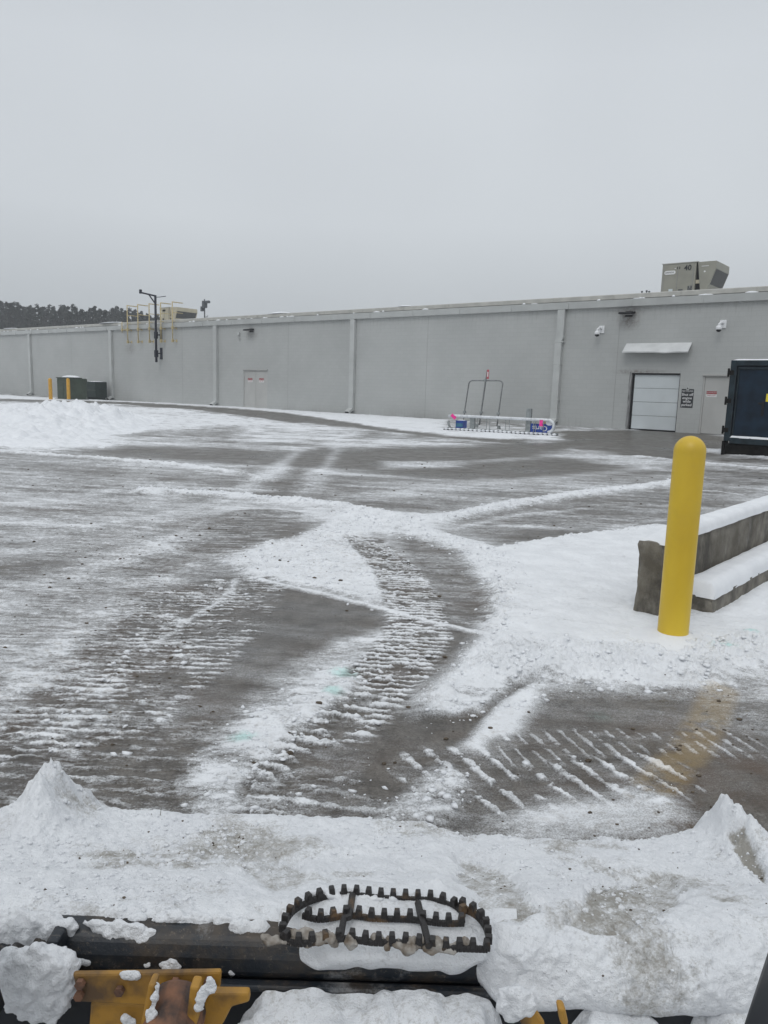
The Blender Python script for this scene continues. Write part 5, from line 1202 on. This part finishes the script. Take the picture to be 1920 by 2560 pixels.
# caked slush on the step
r = random.Random(9)
for i, (cx_, cy_, rad, mm, nm, lab) in enumerate(((200, 455, .012, M_dirtysnow, 'snow_clump', 'brownish slush lump on the left corner of the serrated step'), (480, 450, .018, M_dirtysnow, 'snow_clump', 'grey slush caked on the near bar left of centre on the step'), (980, 475, .015, M_dirtysnow, 'snow_clump', 'tan slush caked on the near bar right of centre on the step'), (1130, 490, .016, M_dirtysnow, 'snow_clump', 'dirty slush clump at the right crossbar foot on the step'), (480, 170, .012, M_snow, 'snow_clump', 'white snow stuck on the far bar of the step'), (760, 190, .012, M_snow, 'snow_clump', 'small white snow lump on the far bar beside the left crossbar'))):
    a = MB(); c_ = S_(cx_, cy_)
    for k in range(16): blob(a, (c_.x + r.uniform(-1, 1) * rad * 3.4, c_.y + r.uniform(-.3, .3) * rad, c_.z + .006 + r.uniform(-.5, .3) * rad), (rad * r.uniform(.3, .75), rad * .5, rad * r.uniform(.3, .6)), i * 9 + k, .5, 2.2, sub=3)
    o = a.build(nm, mm, None, True); fuse2.append((o, rad)); tag(o, lab, 'snow', 'slush lumps on the step')

# snow heap in the bucket: profile across the bucket, draped over the beam at the right
NXh, NVh = 620, 420
hx_ = np.linspace(-.93, .93, NXh)
vL = [(1.172, .525), (1.18, .538), (1.22, .535), (1.32, .50), (1.42, .46), (1.50, .425), (1.62, .385), (1.72, .362), (1.80, .352), (1.85, .325), (1.90, .20), (1.93, .03)]
vC = [(1.17, .525), (1.18, .54), (1.22, .535), (1.32, .50), (1.42, .46), (1.50, .425), (1.62, .385), (1.72, .362), (1.80, .345), (1.85, .315), (1.90, .20), (1.93, .03)]
vR = [(1.12, .44), (1.085, .455), (1.08, .50), (1.12, .55), (1.18, .565), (1.30, .53), (1.45, .445), (1.66, .365), (1.79, .335), (1.86, .22), (1.92, .02)]
vL, vC, vR = map(np.array, (vL, vC, vR))
# smooth resampling of each profile
def resamp(v_, n):
    for _ in range(3):
        n_ = np.empty((len(v_) * 2 - 2 + 0, 2)); a_ = v_[:-1] * .75 + v_[1:] * .25; b_ = v_[:-1] * .25 + v_[1:] * .75
        n_[0::2] = a_; n_[1::2] = b_; v_ = np.vstack([v_[:1], n_, v_[-1:]])
    d = np.concatenate([[0], np.cumsum(np.hypot(*np.diff(v_, axis=0).T))]); d /= d[-1]; t_ = np.linspace(0, 1, n)
    return np.stack([np.interp(t_, d, v_[:, 0]), np.interp(t_, d, v_[:, 1])], 1)
pL, pR = resamp(vL, NVh), resamp(vR, NVh)
kk = sst(.12, .26, hx_ + .04 * vn(hx_ * 9, 0 * hx_, 3))[None, :]
HX = np.repeat(hx_[None, :], NVh, 0)
HY = pL[:, 0:1] * (1 - kk) + pR[:, 0:1] * kk; HZ = pL[:, 1:2] * (1 - kk) + pR[:, 1:2] * kk
tv = np.linspace(0, 1, NVh)[:, None] + 0 * HX
# peaks on the side plates
yk = np.exp(-((HY - 1.72) / .13) ** 2)
xw = HX + .035 * fbm(HX * 9, HY * 9, 4); b_pk = fbm(HX * 28, HY * 28, 141, 4, .6)
HZ = HZ + .105 * yk * np.exp(-(np.abs(xw + .80) / .058) ** 1.9) * (1 + .5 * b_pk) + .04 * yk * np.exp(-((HX + .80) / .12) ** 2)
HZ = HZ + .092 * yk * np.exp(-(np.abs(xw - .875) / .045) ** 2.0) * (1 + .5 * b_pk) + .04 * yk * np.exp(-((HX - .84) / .09) ** 2)
side = sst(.80, .93, np.abs(HX)); HZ = HZ + .03 * side * sst(1.2, 1.4, HY) * sst(1.8, 1.6, HY)
endk = sst(1.88, 1.80, HY)
b1 = fbm(HX * 5, HY * 5, 61, 4, .55); b2 = fbm(HX * 17, HY * 17 + HZ * 12, 63, 5, .6); b3 = fbm(HX * 55, HY * 55 + HZ * 40, 66, 4, .65)
billow = np.abs(fbm(HX * 11, HY * 11 + HZ * 8, 69, 4, .5))
HZ = HZ + endk * (.009 * b1 + .0095 * b2 + .0060 * b3 + .010 * billow)
HYo = HY.copy()
HY = HY + .010 * b2 * sst(1.82, 1.88, HY) - kk * sst(1.22, 1.1, HYo) * (.03 * b1 + .018 * b2 + .004 * b3)
# far edge wobble, near edge wobble
HY = HY + .008 * fbm(HX * 4, 0 * HX, 75) * sst(1.5, 1.8, HYo)
# sunken dirty hollows traced on the heap
def proj(X, Y, Z):
    dz = Z - CAM_H; w_ = X * cF[0] + Y * cF[1] + dz * cF[2]
    return 960 + FPX * (X * cR[0] + Y * cR[1] + dz * cR[2]) / w_, 1280 - FPX * (X * cU[0] + Y * cU[1] + dz * cU[2]) / w_
PX, PY = proj(HX, HY, HZ)
PXw = PX + 22 * fbm(HX * 14, HY * 14, 81); PYw = PY + 16 * fbm(HX * 14, HY * 14, 85)
hd = np.zeros_like(HX)
def hollow(pts, depth, dirt_, soft=16):
    global HZ, hd
    d = d_poly(PXw, PYw, np.array(pts, float)); k_ = sst(soft, -soft, d); HZ = HZ - depth * k_; hd = np.maximum(hd, dirt_ * sst(soft * .6, -soft, d) * (.8 + .5 * b2))
hollow([ZR(330, 400), ZR(480, 430), ZR(600, 540), ZR(690, 640), ZR(600, 690), ZR(400, 660), ZR(320, 560)], .018, .75)
hollow([ZR(780, 680), ZR(900, 520), ZR(1000, 490), ZR(1200, 480), ZR(1300, 590), ZR(1200, 650), ZR(1040, 720), ZR(900, 715)], .020, .85)
hollow([ZR(960, 680), ZR(1030, 660), ZR(1035, 725), ZR(980, 715)], .004, 1.5, 8)
hollow([ZL(1060, 420), ZL(1200, 380), ZL(1320, 460), ZL(1300, 540), ZL(1180, 560), ZL(1060, 500)], .010, .6)
hollow([ZL(1140, 330), ZL(1200, 290), ZL(1190, 340), ZL(1150, 350)], .004, .9, 8)
hollow([ZL(640, 365), ZL(690, 360), ZL(680, 410), ZL(645, 400)], .006, .9, 8)
hollow([ZL(900, 370), ZL(1040, 340), ZL(980, 400), ZL(860, 440)], .006, .6, 10)
hollow([ZL(500, 570), ZL(640, 560), ZL(600, 620), ZL(450, 610)], .004, .5, 12)
hollow([ZL(1520, 470), ZL(1600, 460), ZL(1590, 530), ZL(1500, 540)], .006, .6, 12)
hollow([ZR(1490, 300), ZR(1560, 260), ZR(1620, 380), ZR(1640, 520), ZR(1590, 470), ZR(1520, 380)], .02, 1.3, 10)
hollow([ZR(300, 310), ZR(420, 320), ZR(400, 380), ZR(320, 360)], .004, .5, 14)
hollow([ZR(1220, 400), ZR(1340, 390), ZR(1340, 410), ZR(1240, 415)], .006, .35, 8)
hd = np.maximum(hd, .55 * sst(.0, .6, fbm(HX * 5, HY * 7, 91, 5)) + .12)
# step pocket: keep snow under the step bars
stp = d_poly(PX, PY, np.array([(640 + a_ / 2.592, 2180 + b_ / 2.592) for a_, b_ in ((180, 430), (200, 300), (380, 170), (620, 130), (1180, 170), (1400, 260), (1510, 380), (1520, 540), (900, 540), (400, 520))]))
ks = sst(14, -10, stp) * sst(1.40, 1.32, HYo); HZ = np.where(ks > 0, HZ * (1 - ks) + (0 * HZ + zs - .005 - .012 * sst(0, 60, -stp) + .022 * b2 + .006 * b1) * ks, HZ)
heap = grid_mesh('snow_heap', HX, HY, HZ, M_heap, dict(dirt=hd)); tag(heap, 'big heap of packed dirty-white snow filling the loader bucket', 'snow')
rs_ = np.random.RandomState(8)
for nm_, n_, mt_, lab_, s0_ in (('heap_crumbs', 2200, M_heap, 'small broken crumbs of snow strewn over the bucket heap', .0018), ('heap_grit', 170, M_soil, 'fine dark grit specks on the snow in the bucket', .0009)):
    vv_, ff_, bb_ = [], [], 0; cl = fbm(HX * 6, HY * 6, 133, 4) + .35; cl = np.clip(cl, .02, 1) * (np.abs(HX) < .86) * (HY < 1.8) * (ks < .2)
    if mt_ is M_soil: cl = cl * (.1 + hd)
    cl = (cl / cl.sum()).ravel()
    for k in rs_.choice(HX.size, n_, p=cl):
        s_ = s0_ + s0_ * 2.6 * rs_.rand() ** 4; q_ = iv * (1 + .8 * (rs_.rand(len(iv), 1) - .5)) * np.array([1.1, .9, .9]) * s_ + [HX.ravel()[k], HY.ravel()[k], HZ.ravel()[k] + s_ * .2]
        vv_.append(q_); ff_.append(if_ + bb_); bb_ += len(iv)
    tag(raw_mesh(nm_, np.vstack(vv_), np.vstack(ff_), mt_), lab_, 'crumbs', kind='stuff')
# snow lying on the beam in front of the step and at centre
def front_drape(name, x0, x1, lab, top=(1.20, .555), seed=1, lo=.43, yf=1.115, mm=None, tpr=.10, rough=1.0):
    nx, nv = int((x1 - x0) / .004) + 2, 90
    xs = np.linspace(x0, x1, nx); pr = resamp(np.array([(top[0] + .12, top[1] - .02), (top[0] + .06, top[1] + .012), (top[0] - .02, top[1] + .004), (yf + .01, top[1] - .03), (yf, (top[1] + lo) / 2), (yf + .02, lo), (yf + .06, lo + .012)]), nv)
    X = np.repeat(xs[None, :], nv, 0); Y = pr[:, 0:1] + 0 * X; Z = pr[:, 1:2] + 0 * X
    e = sst(0, tpr, np.minimum(X - x0, x1 - X) + .03 * vn(Z * 30, X * 6, seed))
    n1 = fbm(X * 9, Z * 14 + Y * 9, seed, 4); n2 = fbm(X * 40, Z * 45 + Y * 30, seed + 4, 4)
    t_ = np.linspace(0, 1, nv)[:, None]
    low = sst(.5, 1, t_) * (.02 * vn(xs * 14, 0 * xs, seed + 2) + .012 * vn(xs * 45, 0 * xs, seed + 5))[None, :] * rough
    Y = Y + (1 - e) * sst(.25, .6, t_) * .055 - e * (.010 * n1 + .005 * n2); Z = Z + low + e * (.008 * n1 + .004 * n2) - (1 - e) * .055 * sst(.6, .1, t_)
    o = grid_mesh(name, X, Y, Z, mm or M_heap, dict(dirt=.25 + 0 * X)); tag(o, lab, 'snow'); return o
front_drape('snow_drape', P(690, 2400, y=1.14).x, P(1300, 2400, y=1.14).x, 'shaded snow skirt hanging below the serrated step on the beam', (1.165, .562), 3, .488, 1.10)
# clumps on the exposed beam
_tx = bpy.data.textures.new('lumps', 'CLOUDS'); _tx.noise_scale = .018; _tx.noise_depth = 4
def fuse(o, rad):
    md = o.modifiers.new('fuse', 'REMESH'); md.mode = 'VOXEL'; md.voxel_size = max(.0022, rad * .10); md.use_smooth_shade = True
    md = o.modifiers.new('soft', 'SMOOTH'); md.factor = .6; md.iterations = 5
    md = o.modifiers.new('crumble', 'DISPLACE'); md.texture = _tx; md.strength = rad * .5; md.mid_level = .5; md.texture_coords = 'GLOBAL'
def clump(name, pts, yv, rad, seed, lab, mm=None, sub=3, flat=.5):
    r_ = random.Random(seed); a = MB()
    for k, (px, py, s_) in enumerate(pts):
        c = P(px, py, y=yv); blob(a, (c.x, c.y, c.z), (rad * s_, rad * s_ * flat, rad * s_ * .85), seed * 7 + k, .45, 2.4, sub=sub)
    o = a.build(name, mm or M_heap, None, True); fuse(o, rad); tag(o, lab, 'snow', 'snow clumps stuck on the loader frame'); return o
def streak(l, k_=.5):
    o_ = []
    for (a0, b0, s0_), (a1, b1, s1_) in zip(l[:-1], l[1:]):
        for t_ in (0, .25, .5, .75): o_.append((a0 + (a1 - a0) * t_ + rnd.uniform(-5, 5), b0 + (b1 - b0) * t_, (s0_ + (s1_ - s0_) * t_) * k_ * rnd.uniform(.6, 1.3)))
    return o_
def zl_pts(l): return [(*ZL(a_, b_), s_) for a_, b_, s_ in l]
clump('snow_clump', zl_pts([(20, 715, 1), (90, 700, 1), (160, 715, 1), (230, 725, .9), (280, 730, .8), (60, 770, 1), (130, 765, .9), (210, 790, .9), (190, 840, .7), (60, 820, .6), (260, 780, .6), (-30, 740, 1.2)]), 1.148, .030, 1, 'large snow clump hanging on the far left of the black beam', sub=4)
clump('snow_clump', zl_pts([(440, 725, .55), (500, 740, .8), (570, 750, .8), (630, 775, .8), (560, 800, .95), (500, 800, .8), (450, 830, .6), (520, 855, .6), (600, 835, .7), (400, 710, .35), (370, 705, .25)]), 1.150, .028, 2, 'second large snow clump on the black beam right of the gusset', sub=4)
clump('snow_clump', zl_pts([(980, 870, .8), (1010, 850, .7), (1020, 890, .8), (975, 895, .6)]), 1.14, .025, 3, 'fist-sized snow clump on the beam lower edge left of the step', sub=4)
clump('snow_clump', zl_pts([(858, 780, .5), (856, 800, .5)]), 1.15, .016, 4, 'tiny snow fleck on the middle of the black beam')
clump('snow_clump', zl_pts([(350, 868, .6), (375, 872, .5), (430, 870, .35), (640, 880, .5), (740, 885, .8), (765, 890, .6), (700, 880, .4)]), 1.13, .018, 5, 'thin row of snow bits along the lower edge of the black beam')
clump('snow_clump', zl_pts([(1020, 780, .9), (1060, 790, 1.0), (1090, 810, .8), (1120, 790, .9), (1050, 740, 1), (1110, 750, 1)]), 1.165, .028, 6, 'wedge of stained snow at the left corner of the step', sub=4)
clump('snow_clump', zl_pts([(600, 690, .7), (700, 700, .8), (800, 715, .9), (880, 725, .8), (950, 740, 1), (750, 690, .9), (860, 700, 1), (960, 715, 1.1), (1020, 735, 1.1)]), 1.175, .022, 14, 'thin snow edge creeping over the top of the black beam left of the step', sub=4)
clump('snow_clump', zl_pts(streak([(680, 960, .4), (685, 990, .4), (670, 1030, .5), (660, 1070, .6), (655, 1150, .7)])), .985, .024, 7, 'snow streak lying against the left yellow rib', sub=3)
clump('snow_clump', zl_pts(streak([(905, 945, .4), (915, 970, .5), (895, 1000, .6), (870, 1030, .6), (855, 1080, .4)], .6)), .985, .026, 8, 'snow streak beside the right yellow rib', sub=3)
clump('snow_clump', zl_pts([(535, 932, .6), (560, 930, .7), (590, 934, .6), (545, 1120, .7), (560, 1135, .8)]), 1.058, .015, 9, 'scattered snow flecks on the yellow coupler plate')
clump('snow_clump', zl_pts([(80, 900, 1.0), (150, 900, 1.2), (220, 900, 1.1), (100, 960, 1.1), (180, 970, 1.2), (235, 980, .9), (130, 1030, 1.0), (200, 1050, .9), (240, 1030, .6)]), 1.08, .040, 10, 'grey snow slab packed beside the left end of the yellow coupler', sub=4)
for o_, r__ in fuse2: fuse(o_, r__)
# lower snow on the coupler, centre and right
def low_snow(name, x0, x1, y0, y1, z, lab, seed, dome=.05):
    nx, ny = int((x1 - x0) / .004), int((y1 - y0) / .004); X, Y = np.meshgrid(np.linspace(x0, x1, nx), np.linspace(y0, y1, ny))
    xw_ = X + .05 * fbm(X * 12, Y * 12, seed); yw_ = Y + .03 * fbm(X * 12, Y * 12, seed + 4)
    e = sst(0, .06, np.minimum(np.minimum(xw_ - x0, x1 - xw_), yw_ - y0)) 
    Z = z - .10 * (1 - e) + dome * sst(y0, y1, Y) + .022 * np.abs(fbm(X * 14, Y * 14, seed + 1, 3)) + .022 * fbm(X * 7, Y * 7, seed + 2, 3) + .004 * fbm(X * 50, Y * 50, seed + 3)
    o = grid_mesh(name, X, Y, Z, M_heap, dict(dirt=.3 + 0 * X)); tag(o, lab, 'snow'); return o
low_snow('snow_heap', P(560, 2500, y=1.05).x, P(1330, 2500, y=1.05).x, .93, 1.105, .425, 'soft lumpy snow packed behind the bucket below the step', 31, .03)
low_snow('snow_heap', P(1410, 2500, y=1.05).x, P(1740, 2500, y=1.05).x, .93, 1.10, .42, 'lumpy snow on the coupler at the lower right', 37, .03)
low_snow('snow_heap', P(1750, 2500, y=1.05).x, P(2000, 2500, y=1.05).x, .90, 1.12, .42, 'shaded snow beside the cab pillar at the lower right corner', 41)
clump('snow_clump', [(*ZR(575, 1045), 1.0), (*ZR(600, 1050), .8), (*ZR(560, 1070), .8)], 1.02, .028, 12, 'round snow ball above the right yellow coupler piece', sub=4)
# dead grass sprig and dark patch on the heap
M_grass = mat('dead_grass', (.10, .085, .05), .8)
hp0 = P(393, 2040, y=1.80); t = MB()
for k in range(7):
    r_ = random.Random(k); b0 = Vector((hp0.x + r_.uniform(-.012, .012), 1.78, hp0.z - .02)); tp = b0 + Vector((r_.uniform(-.04, .03), r_.uniform(-.01, .01), r_.uniform(.02, .055))); t.tube([b0, (b0 + tp) / 2 + Vector((.004, 0, .004)), tp], [.0012, .001, .0004], 5)
o = t.build('dead_grass', M_grass, None); tag(o, 'sprig of dead grass poking from the far edge of bucket snow', 'grass')
c_ = P(508, 2046, y=1.79); a = MB(); blob(a, (c_.x, 1.775, c_.z - .004), (.030, .015, .008), 5, .3); o = a.build('rubber_scrap', M_rub, None, True); tag(o, 'flat black scrap lying on the far edge of bucket snow', 'scrap')

# ------------------------------------------------------------------ snowy air
hz = MB(); hz.box(-420, 420, -60, 700, -1.0, 30.0); M_haze = bpy.data.materials.new('snowy_air'); M_haze.use_nodes = True
n_ = M_haze.node_tree; n_.nodes.clear(); vo = n_.nodes.new('ShaderNodeVolumePrincipled'); oo = n_.nodes.new('ShaderNodeOutputMaterial')
vo.inputs['Color'].default_value = (.95, .97, 1, 1); vo.inputs['Density'].default_value = .0010; vo.inputs['Anisotropy'].default_value = 0.2
n_.links.new(vo.outputs[0], oo.inputs['Volume']); hzo = hz.build('haze', M_haze); tag(hzo, 'pale falling-snow haze filling the air', kind='stuff')
scene.cycles.volume_bounces = 1; scene.cycles.max_bounces = 6
